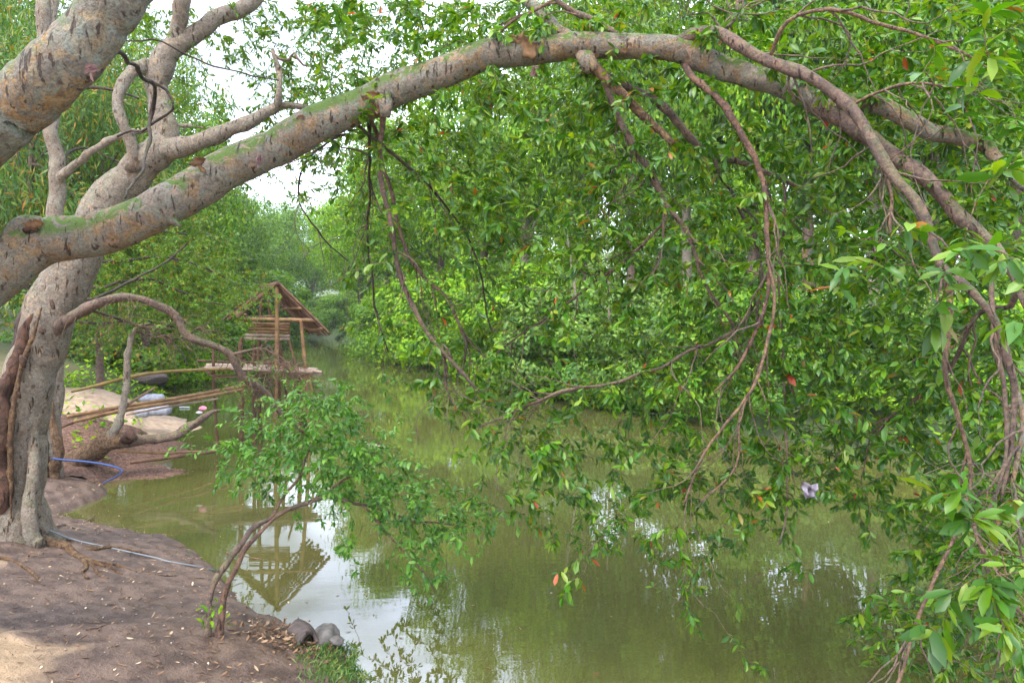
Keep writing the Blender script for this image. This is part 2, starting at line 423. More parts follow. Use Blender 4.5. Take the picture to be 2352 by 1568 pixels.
def ground_mat():
    m, t, b, out = mat_new('river_bank_soil')
    v, gg = pos_vec(t)
    at = nd(t, 'ShaderNodeAttribute', attribute_name='shore')
    n1 = noise(t, .7, 5, .6, v, .5); n2 = noise(t, 5, 6, .65, v); n3 = noise(t, 40, 5, .7, v)
    c = ramp(t, n1, [(.34, (.19, .128, .08)), (.42, (.30, .205, .122)), (.58, (.40, .285, .17))])
    k = nd(t, 'ShaderNodeMix'); k.data_type = 'RGBA'; k.blend_type = 'MULTIPLY'; k.inputs[0].default_value = .8
    t.links.new(c, k.inputs[6]); t.links.new(ramp(t, n2, [(.3, .6), (.6, 1.2)]), k.inputs[7]); c = k.outputs[2]
    # damp soil near the water
    wet = nd(t, 'ShaderNodeMath', operation='MULTIPLY_ADD'); t.links.new(n1, wet.inputs[0]); wet.inputs[1].default_value = -3.9; t.links.new(at.outputs['Fac'], wet.inputs[2])
    wf = ramp(t, wet.outputs[0], [(-.25, 1.), (.35, 0.)])
    c = mixc(t, wf, c, mixc(t, ramp(t, n2, [(.4, 0.), (.6, 1.)]), (.065, .041, .030), (.14, .092, .066)))
    # pale sand by the lower edge
    def spot(x, y, r0, r1, nsc=1.2):
        dst = nd(t, 'ShaderNodeVectorMath', operation='DISTANCE'); t.links.new(gg.outputs['Position'], dst.inputs[0]); dst.inputs[1].default_value = (x, y, .4)
        ad = nd(t, 'ShaderNodeMath', operation='MULTIPLY_ADD'); t.links.new(n2, ad.inputs[0]); ad.inputs[1].default_value = nsc; t.links.new(dst.outputs['Value'], ad.inputs[2])
        return ramp(t, ad.outputs[0], [(r0, 1.), (r1, 0.)])
    c = mixc(t, spot(-1.75, 4.55, .95, 1.0 + .5 - .1, .9), c, (.36, .25, .14))
    # greener soil on the overgrown banks
    gr = nd(t, 'ShaderNodeAttribute', attribute_name='green')
    c = mixc(t, gr.outputs['Fac'], c, (.035, .06, .015))
    t.links.new(c, b.inputs['Base Color'])
    t.links.new(ramp(t, wf, [(0., .95), (1., .6)]), b.inputs['Roughness']); b.inputs['Specular IOR Level'].default_value = .3
    s = nd(t, 'ShaderNodeMath', operation='MULTIPLY_ADD'); t.links.new(n2, s.inputs[0]); s.inputs[1].default_value = 2.5; t.links.new(n3, s.inputs[2])
    bump(t, b, s.outputs[0], .6, .03)
    return m
ground = g.build('ground', ground_mat()); tag(ground, 'bare brown river bank sloping down to the water', 'ground', kind='structure')
gat = ground.data.attributes.new('shore', 'FLOAT', 'POINT'); gat.data.foreach_set('value', D.astype(np.float32).ravel())
green = np.clip(smoothstep(15, 24, Yg) + smoothstep(4, 7, X), 0, 1) * .9
gat = ground.data.attributes.new('green', 'FLOAT', 'POINT'); gat.data.foreach_set('value', green.astype(np.float32).ravel())

g = Geo(); g.add([(-230, -60, 0), (150, -60, 0), (150, 260, 0), (-230, 260, 0)], [np.array([[0, 1, 2, 3]])])
water = g.build('river_water', M_WATER); tag(water, 'still murky green river reflecting trees and sky', 'river', kind='structure')

# ------------------------------------------------------------------ branches given in photo pixels and distances
def bpath(pts, step=.1):
    """rows (px, py, width in px, distance)"""
    rows = [(*P(a, b_, Yd), w_ * .5 * Yd / FP) for a, b_, w_, Yd in pts]
    return smooth_path(rows, step)

def branch(name, pts, mat, parent, nseg=10, rough=.15, step=.07, label=None):
    p = bpath(pts, step)
    rs_ = np.random.default_rng(int(abs(pts[0][0] * 3 + pts[1][1] * 5)) + 1)
    sl_ = np.concatenate([[0], np.cumsum(np.linalg.norm(np.diff(p[:, :3], axis=0), axis=1))]); env = np.minimum(1, np.minimum(sl_, sl_[-1] - sl_) / .15)
    rm = np.median(p[:, 3]); p[:, 3] *= .9 if rm < .05 else 1; amp = min(.022, .010 + .15 * rm)
    for f_ in (5., 9., 17., 31., 52.):
        for ax_ in range(3): p[:, ax_] += env * amp * (5 / f_) * rs_.normal() * np.sin(sl_ * f_ + rs_.uniform(0, 6.28))
    if rm < .06: p[:, 3] *= 1 + .22 * np.abs(np.sin(sl_ * rs_.uniform(6, 11) + rs_.uniform(0, 6))) ** 6
    gg = Geo(); tube(gg, p, nseg, 0, rough, seed=int(abs(pts[0][0]) * 7 + abs(pts[0][1])))
    o = gg.build(name, mat, parent)
    if label: o['label'] = label
    return p

# ============================== the arching tree (trunk stands outside the frame on the left)
gz0 = float(ground_z(-4.6, 4.4))
archT = empty('arching_tree', (-4.6, 4.4, gz0), 'large mottled tree whose thick mossy limb arches across the whole river view', 'tree')
SK = []          # skeleton points for the twigs
base = np.array([-4.6, 4.4, gz0 - .2])
tr = smooth_path([(*base, .55), (-4.58, 4.45, gz0 + .5, .40), (-4.45, 4.5, 1.9, .34), (-4.2, 4.55, 2.6, .30), (-4.0, 4.6, 2.95, .26)], .08)
g = Geo(); tube(g, tr, 28, 0, .1, lobes=3); g.build('trunk', B_ARCH, archT)
main = [(-150, 715, 150, 4.65), (-60, 660, 142, 4.7), (0, 615, 128, 4.72), (100, 563, 116, 4.8), (220, 536, 106, 4.85), (330, 500, 100, 4.9), (450, 434, 100, 5.0), (560, 372, 94, 5.05),
        (700, 298, 90, 5.15), (850, 232, 84, 5.2), (960, 184, 80, 5.2), (1100, 134, 72, 5.2), (1250, 114, 68, 5.15), (1400, 104, 60, 5.05), (1560, 120, 62, 4.95),
        (1700, 166, 58, 4.8), (1830, 212, 54, 4.7), (1900, 240, 50, 4.6), (1990, 240, 44, 4.5), (2080, 266, 42, 4.4), (2150, 302, 40, 4.35), (2240, 328, 36, 4.3), (2290, 372, 28, 4.2), (2370, 440, 22, 4.1), (2480, 560, 14, 4.0)]
SK.append(branch('limb', [(a, b, c * .93, e) for a, b, c, e in main], B_ARCH, archT, 30, .09, .05, 'thick mossy arching limb'))
up_l = [(-170, 700, 170, 4.6), (-180, 560, 165, 4.45), (-110, 380, 150, 4.3), (0, 276, 136, 4.2), (140, 150, 132, 4.15), (262, 8, 122, 4.15), (360, -110, 112, 4.2), (520, -260, 90, 4.4), (800, -380, 60, 4.8)]
SK.append(branch('limb', up_l, B_LIMB, archT, 30, .07, .05, 'pale smooth limb leaning out of the top left corner'))
arms = [
    ([(1860, 222, 46, 4.68), (1905, 262, 50, 4.6), (1960, 296, 38, 4.5), (2040, 342, 36, 4.4), (2100, 392, 38, 4.3), (2160, 442, 34, 4.2), (2212, 505, 32, 4.1), (2280, 566, 26, 4.0), (2335, 650, 18, 3.9), (2390, 760, 12, 3.8)], B_BROWN, 14),
    ([(1540, 112, 26, 4.95), (1585, 84, 28, 4.85), (1640, 74, 28, 4.75), (1700, 100, 29, 4.6), (1760, 135, 28, 4.5), (1850, 172, 28, 4.3), (1930, 232, 28, 4.2), (1990, 302, 27, 4.05), (2040, 372, 26, 3.95), (2100, 455, 24, 3.8), (2128, 530, 22, 3.7), (2160, 612, 21, 3.6), (2230, 672, 20, 3.5), (2290, 742, 18, 3.45), (2320, 822, 17, 3.4), (2338, 900, 15, 3.4), (2318, 1000, 11, 3.4), (2300, 1150, 8, 3.4)], B_BROWN, 12),
    ([(1340, 140, 34, 5.05), (1370, 165, 28, 5.0), (1420, 205, 22, 4.95), (1460, 240, 22, 4.9), (1510, 290, 18, 4.9), (1545, 332, 15, 4.85)], B_ROOT, 12),
    ([(1360, 150, 24, 5.1), (1450, 208, 18, 5.2), (1540, 270, 20, 5.3), (1620, 340, 18, 5.4), (1700, 370, 16, 5.4), (1760, 402, 12, 5.4), (1850, 450, 9, 5.4), (1960, 520, 6, 5.4), (2080, 600, 4, 5.4)], B_BROWN, 9),
    ([(1375, 165, 20, 5.05), (1390, 200, 13, 5.1), (1422, 262, 16, 5.1), (1470, 360, 15, 5.1), (1530, 470, 13, 5.1), (1580, 540, 12, 5.1), (1620, 640, 9, 5.1), (1690, 760, 6, 5.1)], B_BROWN, 8),
    ([(1530, 505, 7, 5.1), (1450, 590, 7, 5.3), (1360, 650, 6, 5.5), (1240, 740, 5, 5.7), (1140, 810, 4, 5.8)], B_BROWN, 6),
    ([(1570, 140, 20, 4.95), (1600, 180, 16, 4.8), (1650, 232, 18, 4.7), (1710, 322, 16, 4.65), (1750, 420, 13, 4.6), (1770, 530, 11, 4.55), (1762, 640, 10, 4.5), (1742, 740, 9, 4.5), (1700, 835, 7, 4.5), (1640, 900, 4, 4.5)], B_RED, 9),
    ([(1635, 350, 11, 5.4), (1680, 450, 9, 5.3), (1730, 540, 10, 5.2), (1748, 640, 9, 5.1), (1735, 760, 6, 5.0), (1690, 840, 4, 5.0)], B_DARK, 7),
    ([(1764, 600, 9, 4.5), (1780, 680, 8, 4.4), (1778, 750, 8, 4.4), (1745, 850, 8, 4.35), (1680, 950, 7, 4.3), (1620, 1040, 6, 4.3), (1570, 1160, 4, 4.3)], B_TAN, 7),
    ([(1770, 770, 7, 4.6), (1745, 850, 6, 4.6), (1700, 960, 6, 4.6), (1690, 1060, 5, 4.6), (1610, 1150, 4, 4.6)], B_TAN, 6),
    ([(1800, 400, 6, 5.0), (1795, 600, 6, 5.0), (1795, 800, 6, 4.9), (1802, 960, 6, 4.8), (1815, 1100, 5, 4.7), (1790, 1250, 4, 4.6)], B_BROWN, 6),
    ([(2000, 310, 12, 4.05), (2030, 370, 10, 4.0), (2045, 440, 8, 3.9), (2045, 540, 7, 3.8)], B_TAN, 7),
    ([(2160, 612, 14, 3.6), (2178, 700, 12, 3.6), (2180, 850, 11, 3.6), (2205, 950, 11, 3.6), (2222, 1100, 9, 3.6), (2200, 1170, 9, 3.5), (2150, 1330, 9, 3.4), (2100, 1480, 8, 3.35), (2050, 1600, 7, 3.3)], B_TAN, 8),
    ([(2205, 1150, 8, 3.5), (2240, 1240, 7, 3.3), (2285, 1310, 7, 3.2), (2360, 1430, 6, 3.1)], B_TAN, 7),
    ([(2270, 560, 14, 4.0), (2272, 650, 12, 4.0), (2290, 760, 12, 3.9), (2310, 900, 11, 3.9), (2302, 1060, 9, 3.9), (2260, 1200, 6, 3.9)], B_BROWN, 8),
    ([(2340, 640, 16, 3.9), (2320, 700, 14, 4.0), (2250, 720, 11, 4.3), (2190, 840, 10, 4.5), (2080, 930, 8, 4.8), (1960, 1000, 6, 5.0)], B_BROWN, 7),
    ([(2335, 880, 12, 3.4), (2345, 980, 12, 3.4), (2322, 1100, 10, 3.4), (2350, 1250, 8, 3.3)], B_ARCH, 8),
    ([(880, 262, 18, 5.2), (876, 330, 12, 5.3), (880, 420, 13, 5.35), (895, 520, 12, 5.4), (925, 650, 12, 5.5), (990, 770, 11, 5.5), (1060, 860, 9, 5.5), (1116, 918, 5, 5.5)], B_BROWN, 9),
    ([(850, 265, 12, 5.2), (862, 340, 9, 5.5), (900, 430, 10, 5.7), (920, 520, 9, 5.8), (960, 630, 9, 5.9), (1040, 700, 8, 5.9), (1074, 790, 6, 5.9), (1060, 860, 4, 5.9)], B_BROWN, 7),
    ([(845, 270, 9, 5.2), (850, 430, 6, 5.8), (845, 560, 5, 6.0), (862, 700, 5, 6.2), (892, 810, 3, 6.3)], B_DARK, 6),
    ([(825, 290, 9, 5.2), (930, 380, 8, 5.5), (1000, 440, 6, 5.8), (1080, 560, 5, 6.1), (1130, 760, 4, 6.3)], B_DARK, 6),
    ([(790, 310, 7, 5.2), (712, 352, 5, 5.6), (688, 410, 5, 5.8), (690, 470, 4, 5.9), (740, 545, 4, 6.0), (800, 600, 3, 6.2)], B_DARK, 6),
    ([(1040, 830, 7, 5.5), (1020, 790, 6, 5.5), (1030, 900, 5, 5.6), (1070, 960, 4, 5.6)], B_BROWN, 6),
    ([(1100, 104, 8, 5.2), (1180, 50, 7, 5.2), (1270, 4, 7, 5.2), (1360, -60, 5, 5.2)], B_TAN, 6),
    ([(1330, 95, 24, 5.2), (1280, 66, 26, 5.4), (1230, 22, 26, 5.5), (1170, -30, 24, 5.6), (1080, -110, 18, 5.7)], B_ARCH, 9),
    ([(1470, 96, 16, 5.1), (1390, 60, 15, 5.2), (1300, 22, 14, 5.3), (1240, -30, 12, 5.3)], B_BROWN, 8),
    ([(1765, 138, 10, 4.5), (1812, 52, 10, 4.3), (1900, 12, 10, 4.2), (2000, 50, 9, 4.1), (2100, 80, 8, 4.0), (2180, 112, 6, 3.9), (2290, 170, 4, 3.8)], B_TAN, 7),
    ([(1945, 248, 8, 4.2), (2030, 205, 7, 4.0), (2120, 192, 7, 3.9), (2240, 210, 5, 3.7)], B_TAN, 6),
    ([(1640, 74, 12, 4.75), (1690, 40, 9, 4.8), (1700, -40, 8, 4.9)], B_BROWN, 6),
    ([(1385, 885, 8, 5.0), (1290, 900, 8, 5.1), (1200, 935, 6, 5.2), (1100, 980, 4, 5.3)], B_BROWN, 6),
    ([(1690, 760, 8, 5.0), (1600, 800, 8, 5.0), (1500, 850, 8, 5.0), (1385, 885, 8, 5.0)], B_BROWN, 6),
]
for pts, m_, ns in arms:
    SK.append(branch('branch', pts, m_, archT, ns, .14, .06))

branch('knob', [(20, 560, 60, 4.72), (52, 532, 62, 4.70), (88, 524, 50, 4.72), (130, 530, 26, 4.76)], B_ARCH, archT, 14, .25, .03)
branch('knob', [(58, 530, 16, 4.63), (74, 523, 15, 4.62), (88, 531, 9, 4.64)], B_HOLE, archT, 9, .4, .02)
branch('knob', [(375, 480, 46, 4.9), (392, 500, 30, 4.88), (408, 514, 14, 4.88), (414, 520, 6, 4.88)], B_ARCH, archT, 10, .25, .03)
branch('knob', [(880, 230, 40, 5.12), (886, 250, 32, 5.1), (884, 268, 22, 5.12)], B_ARCH, archT, 10, .35, .03)
branch('knob', [(1340, 130, 44, 5.05), (1352, 150, 40, 5.0), (1362, 164, 28, 5.0)], B_ARCH, archT, 10, .25, .03)
# side shoots that fork off the hanging branches
def shoots(SKL, n, mat, parent, lmin=.25, lmax=.9, rmax=.03, down=.35):
    src = [k for k in SKL if np.median(k[:, 3]) < rmax]; gg = Geo(); new = []
    for _ in range(n):
        k = src[rng.integers(len(src))]; i_ = rng.integers(len(k) // 6, len(k) - 1); a_ = k[i_]
        t_ = unit(k[min(i_ + 2, len(k) - 1), :3] - k[max(i_ - 2, 0), :3]); d_ = unit(t_ * .8 + rng.normal(0, .55, 3) + [0, 0, -down]); L_ = rng.uniform(lmin, lmax)
        pts = [a_[:3]]; nseg = int(L_ / .07) + 2
        for q_ in range(nseg): d_ = unit(d_ + rng.normal(0, .22, 3) + [0, 0, -.05]); pts.append(pts[-1] + d_ * .07)
        pp = np.c_[np.array(pts), np.linspace(min(a_[3] * .6, .009), .0015, len(pts))]
        tube(gg, pp, 5, 0, .1, cap=False); new.append(pp[::2]); new[-1] = np.repeat(new[-1], 3, 0)
        if L_ > .5:
            m0 = pp[len(pp) // 2]; e_ = m0[:3] + unit(d_ + rng.normal(0, .7, 3)) * .3
            tube(gg, np.c_[bez(m0[:3], e_, (0, 0, .02), 6, .012), np.linspace(m0[3] * .7, .001, 6)], 4, cap=False)
    tag(gg.build('side_shoots', mat, parent), kind='stuff'); return new
SK += shoots(SK[3:], 240, B_BROWN, archT)

# curled flakes of bark and small pinkish epiphytes on the limb
def flake(px, py, Yd, size, ang, mat, parent, name):
    c = P(px, py, Yd); gg = Geo(); n = 9; m_ = 7
    u = np.linspace(-.5, .5, n); v = np.linspace(-.5, .5, m_)
    U, Vv = np.meshgrid(u, v)
    wgt = 1 - .8 * np.abs(U * 2) ** 1.5 + .28 * np.sin(U * 19 + px) + .15 * np.sin(U * 41 + py)
    x = U * 1.5; z = Vv * wgt * .75; y = -.8 * U ** 2 - .9 * Vv ** 2 * np.sign(Vv + .1) + .06 * np.sin(U * 9 + Vv * 7)
    x, z = x * math.cos(ang) - z * math.sin(ang), x * math.sin(ang) + z * math.cos(ang)
    front = np.stack([x, y, z], -1).reshape(-1, 3) * size; back = front + np.array([0, .006, 0])
    ii = (np.arange(m_ - 1)[:, None] * n + np.arange(n - 1)[None]); q = np.stack([ii, ii + 1, ii + n + 1, ii + n], -1).reshape(-1, 4)
    ring = [k for k in range(n)] + [k * n + n - 1 for k in range(1, m_)] + [(m_ - 1) * n + k for k in range(n - 2, -1, -1)] + [k * n for k in range(m_ - 2, 0, -1)]
    N0 = n * m_; r_ = np.array(ring); r2 = np.roll(r_, -1)
    gg.add(np.vstack([front, back]) + c, [np.vstack([q, (q + N0)[:, ::-1], np.stack([r_, r_ + N0, r2 + N0, r2], -1)])])
    gg.build(name, mat, parent)
for px, py, s_, an in [(455, 372, .075, .5), (464, 388, .05, -.7), (852, 222, .09, .3), (868, 252, .05, 1.4), (1212, 110, .14, -1.0), (1188, 92, .08, -.2), (1362, 132, .06, .3), (80, 514, .08, .2), (690, 270, .04, .4), (1432, 118, .05, .1)]:
    Yd = np.interp(px, [m[0] for m in main], [m[3] for m in main]) - np.interp(px, [m[0] for m in main], [m[2] for m in main]) * .5 * 5 / FP * .97
    flake(px, py, Yd, s_, an, M_FLAKE, archT, 'bark_flake')
for px, py, Yd in [(597, 360, 4.88), (1228, 158, 5.03), (214, 150, 4.0)]:
    gg = Geo(); n = 8; c = P(px, py, Yd)
    dr = np.stack([rng.normal(0, .35, n), rng.normal(-.3, .2, n), rng.normal(-.9, .5, n)], -1)
    leaf_geo(gg, np.tile(c, (n, 1)) + rng.normal(0, .012, (n, 3)), dr, rng.normal(0, 1, (n, 3)) + [0, -2, 0], rng.uniform(.03, .075, n), .022, True)
    gg.build('epiphyte', M_EPI, archT)

# ---- twigs and leaves by growing towards sample points
class Twigs:
    def __init__(s, skel, leafL=.11, leafW=.042, nleaf=11, span=.38):
        s.N = np.vstack([k[::3, :3] for k in skel]); s.g = Geo(); s.lv = Geo(); s.L = leafL; s.W = leafW; s.nl = nleaf; s.span = span
    def grow(s, targets, up_bias=.5, maxlen=1.6):
        d0 = np.array([np.min(np.linalg.norm(s.N - t, axis=1)) for t in targets])
        P_, Dr, Nr, Ls = [], [], [], []
        for k in np.argsort(d0):
            t = targets[k]
            v = s.N - t; dist = np.linalg.norm(v, axis=1) + np.maximum(0, -v[:, 2]) * up_bias
            a = s.N[np.argmin(dist)]; L = np.linalg.norm(a - t)
            if L < .05: continue
            c = bez(a, t, (rng.normal(0, .1) * L, rng.normal(0, .1) * L, abs(rng.normal(.12, .1)) * L), max(4, int(L / .09)), .012)
            r0 = .0022 + .0028 * L; r = np.linspace(r0, .0013, len(c))
            tube(s.g, np.c_[c, r], 4, cap=False, tint=rng.random())
            s.N = np.vstack([s.N, c[1:]])
            # leaves along the last stretch
            seg = np.linalg.norm(np.diff(c, axis=0), axis=1); cum = np.concatenate([[0], np.cumsum(seg)]); tot = cum[-1]
            n = int(s.nl * rng.uniform(.6, 1.4)); st = max(0, tot - s.span * rng.uniform(.7, 1.5))
            ts = np.sort(rng.uniform(st, tot, n)) if n else []
            ts = np.concatenate([ts, [tot] * max(2, n // 4)])
            p = np.stack([np.interp(ts, cum, c[:, q]) for q in range(3)], -1)
            td = unit((c[-1] - c[max(0, len(c) - 4)])[None])
            m_ = len(ts); sg = np.where(np.arange(m_) % 2, 1, -1)[:, None]
            sd = unit(np.cross(td, np.array([[0, 0, 1.]]) + rng.normal(0, .25, (m_, 3))))
            dd = td * rng.uniform(.2, 1.0, (m_, 1)) + sd * sg * rng.uniform(.4, 1.1, (m_, 1)) + np.array([0, 0, -1.]) * rng.uniform(-.1, .55, (m_, 1)) + rng.normal(0, .3, (m_, 3))
            P_.append(p); Dr.append(dd); Nr.append(np.array([0, 0, 1.]) + rng.normal(0, .45, (m_, 3))); Ls.append(s.L * rng.uniform(.6, 1.25, m_) * rng.uniform(.8, 1.15))
        if not P_: return
        P_ = np.vstack(P_); L = np.concatenate(Ls) * np.where(rng.random(len(P_)) < .15, .55, 1)
        leaf_geo(s.lv, P_, np.vstack(Dr), np.vstack(Nr), L, L * s.W / s.L * rng.uniform(.8, 1.15, len(L)), True)

DENS = ["000000023333445556788999", "000000023323334455678999", "000000001234554455678899", "000000012245676666788999",
        "000000012345666777788999", "000000001335566677889999", "000000001222334567889998", "000000001112234567888999",
        "000000000244123667888899", "000000000145445678888999", "000000000004555667888999", "000000000002435566788899",
        "000000000000352134201588", "000000000000010220102588", "000000000000000011012687", "000000000000000001001576"]
def sample_density(rows, k, depth):
    out = []
    ch, cw = 1568 / len(rows), 2352 / len(rows[0])
    for r, row in enumerate(rows):
        for c, v in enumerate(row):
            n = rng.poisson(int(v) * k)
            for _ in range(n):
                px = (c + rng.random()) * cw; py = (r + rng.random()) * ch
                out.append(P(px, py, depth(px, py)))
    return np.array(out)
def sample_rows0(rows, k, dep):
    out = []
    for r, row in enumerate(rows):
        for c, v in enumerate(row):
            for _ in range(rng.poisson(int(v) * k)): out.append(P((c + rng.random()) * 98, (r + rng.random()) * 98, dep()))
    return np.array(out)
def arch_depth(px, py):
    lo = np.interp(px, [700, 1200, 1700, 2100, 2352], [5.0, 4.9, 4.6, 4.2, 4.0]); hi = np.interp(px, [700, 1200, 1700, 2352], [7.0, 7.0, 7.0, 6.8])
    return lo + (hi - lo) * rng.random() ** 1.2
tw = Twigs(SK, .080, .032, 13, .30)
tg = sample_density(DENS, 3.2, arch_depth)
print('arch targets', len(tg))
tw.grow(tg)
tgs = sample_rows0(["000000011233332100000000", "000000012344321000000000", "000000023566531000000000", "000000045677653000000000", "000000033555543100000000", "000000012455544200000000", "000000001223322300000000", "000000000112222320000000", "000000000121123330000000", "000000000012233331000000"], 3.2, lambda: rng.uniform(5.6, 8.0))
tw.lv.build('crown', L_ARCH, archT); tag(tw.g.build('twigs', B_BROWN, archT), kind='stuff')

tws = Twigs(SK, .062, .022, 13, .35); tws.grow(tgs)
tws.lv.build('crown', L_SMALL, archT); tag(tws.g.build('twigs', B_BROWN, archT), kind='stuff')
# big near leaves at the right hand side
tw = Twigs([SK[3], SK[14], SK[15], SK[18]], .115, .042, 10, .26)
tg = np.array([P(px + rng.normal(0, 45), py + rng.normal(0, 35), Y) for px, py, Y, n in
    [(1960, 590, 3.2, 3), (2060, 600, 3.1, 3), (2160, 560, 3.0, 3), (2290, 620, 2.8, 3), (2080, 750, 3.2, 3), (2260, 560, 2.9, 2), (2180, 1130, 2.7, 4), (2260, 1330, 2.6, 5), (2300, 1180, 2.6, 3), (2200, 1420, 2.7, 4), (2330, 1450, 2.5, 3), (2340, 760, 2.6, 2), (2310, 330, 3.0, 3), (2180, 200, 3.3, 4), (2320, 80, 3.0, 3)] for _ in range(n)])
tw.grow(tg, .2)
tw.lv.build('leaf_sprays', L_ARCH, archT); tag(tw.g.build('twigs', B_TAN, archT), kind='stuff')

# ============================== the pale upright tree with roots
b0 = ghit(45, 1228)
YB = float(b0[1]); print('tree B base', b0)
uprT = empty('pale_tree', b0, 'pale grey tree with flaking bark and bare roots standing at the bank edge', 'tree')
q = YB
SKB = []
def bz(pts, dY=0): return [(a, b_, c_ * (.86 if c_ > 60 else .95), q + dY + e_) for a, b_, c_, e_ in pts]
SKB.append(branch('trunk', bz([(40, 1266, 250, 0), (38, 1235, 196, 0), (38, 1200, 160, 0), (36, 1140, 134, 0), (42, 1050, 128, 0), (52, 950, 126, .02), (72, 850, 124, .05), (98, 770, 122, .08), (130, 690, 124, .1), (165, 610, 118, .12), (205, 530, 106, .15), (260, 450, 96, .2), (318, 385, 88, .2), (365, 345, 84, .2), (378, 300, 66, .25), (368, 240, 50, .3), (357, 195, 52, .3), (366, 150, 66, .3), (410, 103, 46, .35), (490, 52, 38, .5), (560, 14, 36, .6), (650, -60, 30, .8), (800, -160, 20, 1.2)]), B_PALE, uprT, 26, .10, .06))
SKB.append(branch('branch', bz([(385, 130, 50, .32), (395, 92, 36, .3), (406, 52, 35, .3), (420, 0, 38, .2), (440, -80, 30, .1), (500, -250, 20, 0)]), B_PALE, uprT, 14, .1))
SKB.append(branch('branch', bz([(310, 385, 44, .1), (303, 352, 28, 0), (284, 300, 24, -.05), (279, 250, 23, -.05), (281, 210, 24, 0), (300, 172, 28, .1), (340, 148, 34, .25)]), B_PALE, uprT, 14, .1))
SKB.append(branch('branch', bz([(365, 350, 66, .2), (410, 338, 46, .1), (490, 315, 36, .1), (560, 284, 32, .1), (612, 259, 26, .2), (645, 243, 18, .25), (686, 241, 14, .3), (717, 248, 12, .4), (800, 260, 8, .6), (900, 240, 5, .9)]), B_PALE, uprT, 14, .12))
SKB.append(branch('branch', bz([(634, 250, 18, .22), (641, 210, 14, .2), (641, 175, 15, .2), (634, 140, 12, .2), (626, 113, 9, .2)]), B_PALE, uprT, 9, .15))
SKB.append(branch('branch', bz([(632, 128, 9, .2), (645, 136, 8, .2), (664, 134, 7, .2), (676, 119, 6, .2), (697, 150, 6, .2), (745, 158, 5, .2), (766, 225, 4, .2)]), B_BROWN, uprT, 7, .15))
SKB.append(branch('hanging_branch', bz([(100, 800, 30, .12), (126, 770, 30, 0), (150, 738, 28, -.14), (185, 712, 28, -.3), (224, 696, 26, -.4), (297, 686, 19, -.4), (350, 699, 19, -.4), (402, 721, 20, -.3), (430, 766, 18, -.2), (483, 794, 18, -.1), (525, 816, 18, 0), (560, 866, 19, .1), (612, 900, 16, .2), (647, 945, 13, .3), (700, 995, 6, .3)]), B_BROWN, uprT, 12, .22, .06, 'dark brown twisting branch'))
SKB.append(branch('hanging_branch', bz([(203, 712, 9, -.3), (262, 727, 7, -.2), (315, 746, 6, 0), (350, 760, 5, .2), (413, 777, 4, .4), (480, 740, 3, .5)]), B_DARK, uprT, 6, .1))
SKB.append(branch('hanging_branch', bz([(525, 816, 9, 0), (590, 800, 6, .2), (640, 825, 5, .3), (690, 870, 4, .4)]), B_BROWN, uprT, 6, .1))
SKB.append(branch('hanging_branch', bz([(140, 715, 16, .2), (210, 690, 9, .6), (290, 650, 7, 1.2), (370, 610, 5, 1.8), (430, 560, 4, 2.2)]), B_DARK, uprT, 6, .1))
# ragged bark ridge, scars and knots
SKx = branch('loose_bark', bz([(2, 1215, 8, -.2), (6, 1150, 34, -.28), (0, 1050, 40, -.28), (10, 930, 38, -.26), (34, 830, 32, -.22), (62, 760, 26, -.17), (84, 700, 12, -.12), (100, 660, 3, -.1)]), B_HOLE, uprT, 10, .4, .04)
branch('loose_bark', bz([(26, 1190, 3, -.3), (24, 1050, 14, -.3), (31, 930, 13, -.3), (54, 830, 12, -.27), (80, 760, 9, -.22), (96, 705, 3, -.18)]), B_ROOT, uprT, 7, .5, .04)
for (px, py, s_) in [(52, 830, 13), (42, 905, 9), (120, 700, 10), (12, 1010, 10), (95, 760, 8)]:
    branch('knot', bz([(px - 3, py - s_, s_ * .8, -.27), (px, py, s_ * 1.2, -.3), (px + 4, py + s_, s_ * .7, -.28)]), B_HOLE, uprT, 8, .3, .02)
def root(pts, mat, parent, name='root', ns=10):
    rows = []
    for a_, b_, w_ in pts:
        h = ghit(a_, b_); rr = w_ * .5 * h[1] / FP; rows.append((h[0], h[1], h[2] + rr * .35, rr))
    gg = Geo(); tube(gg, smooth_path(rows, .05), ns, 0, .25, seed=int(pts[0][1])); gg.build(name, mat, parent)
branch('root', bz([(80, 900, 14, .0), (78, 1000, 22, -.1), (74, 1080, 28, -.18), (72, 1150, 31, -.24), (72, 1200, 34, -.3), (78, 1236, 36, -.32), (96, 1250, 28, -.35)]), B_PALE, uprT, 10, .12)
branch('root', bz([(86, 1060, 8, .05), (82, 1130, 20, 0), (88, 1175, 18, -.05), (98, 1205, 15, -.1), (112, 1226, 8, -.1)]), B_PALE, uprT, 10, .12)
root([(70, 1238, 34), (88, 1247, 30), (108, 1251, 25), (149, 1260, 22), (168, 1273, 15), (201, 1290, 15), (227, 1296, 13), (262, 1299, 9), (315, 1314, 3)], B_ROOT, uprT)
root([(222, 1296, 12), (254, 1307, 10), (280, 1320, 4)], B_ROOT, uprT)
root([(192, 1288, 12), (199, 1305, 8), (188, 1314, 6), (203, 1328, 5)], B_ROOT, uprT)
root([(205, 1294, 9), (219, 1307, 7), (227, 1322, 5), (250, 1328, 3)], B_ROOT, uprT)
root([(100, 1225, 10), (150, 1240, 7), (206, 1262, 8), (233, 1259, 8), (276, 1259, 6), (341, 1273, 3)], B_ROOT, uprT)
root([(112, 1215, 9), (150, 1207, 7), (185, 1216, 5), (230, 1225, 3)], B_BROWN, uprT)
root([(-60, 1278, 12), (0, 1284, 11), (24, 1287, 9), (58, 1304, 9), (79, 1320, 8), (86, 1331, 3)], B_ROOT, uprT)
root([(330, 1318, 4), (400, 1322, 4), (470, 1328, 2)], B_BROWN, uprT)

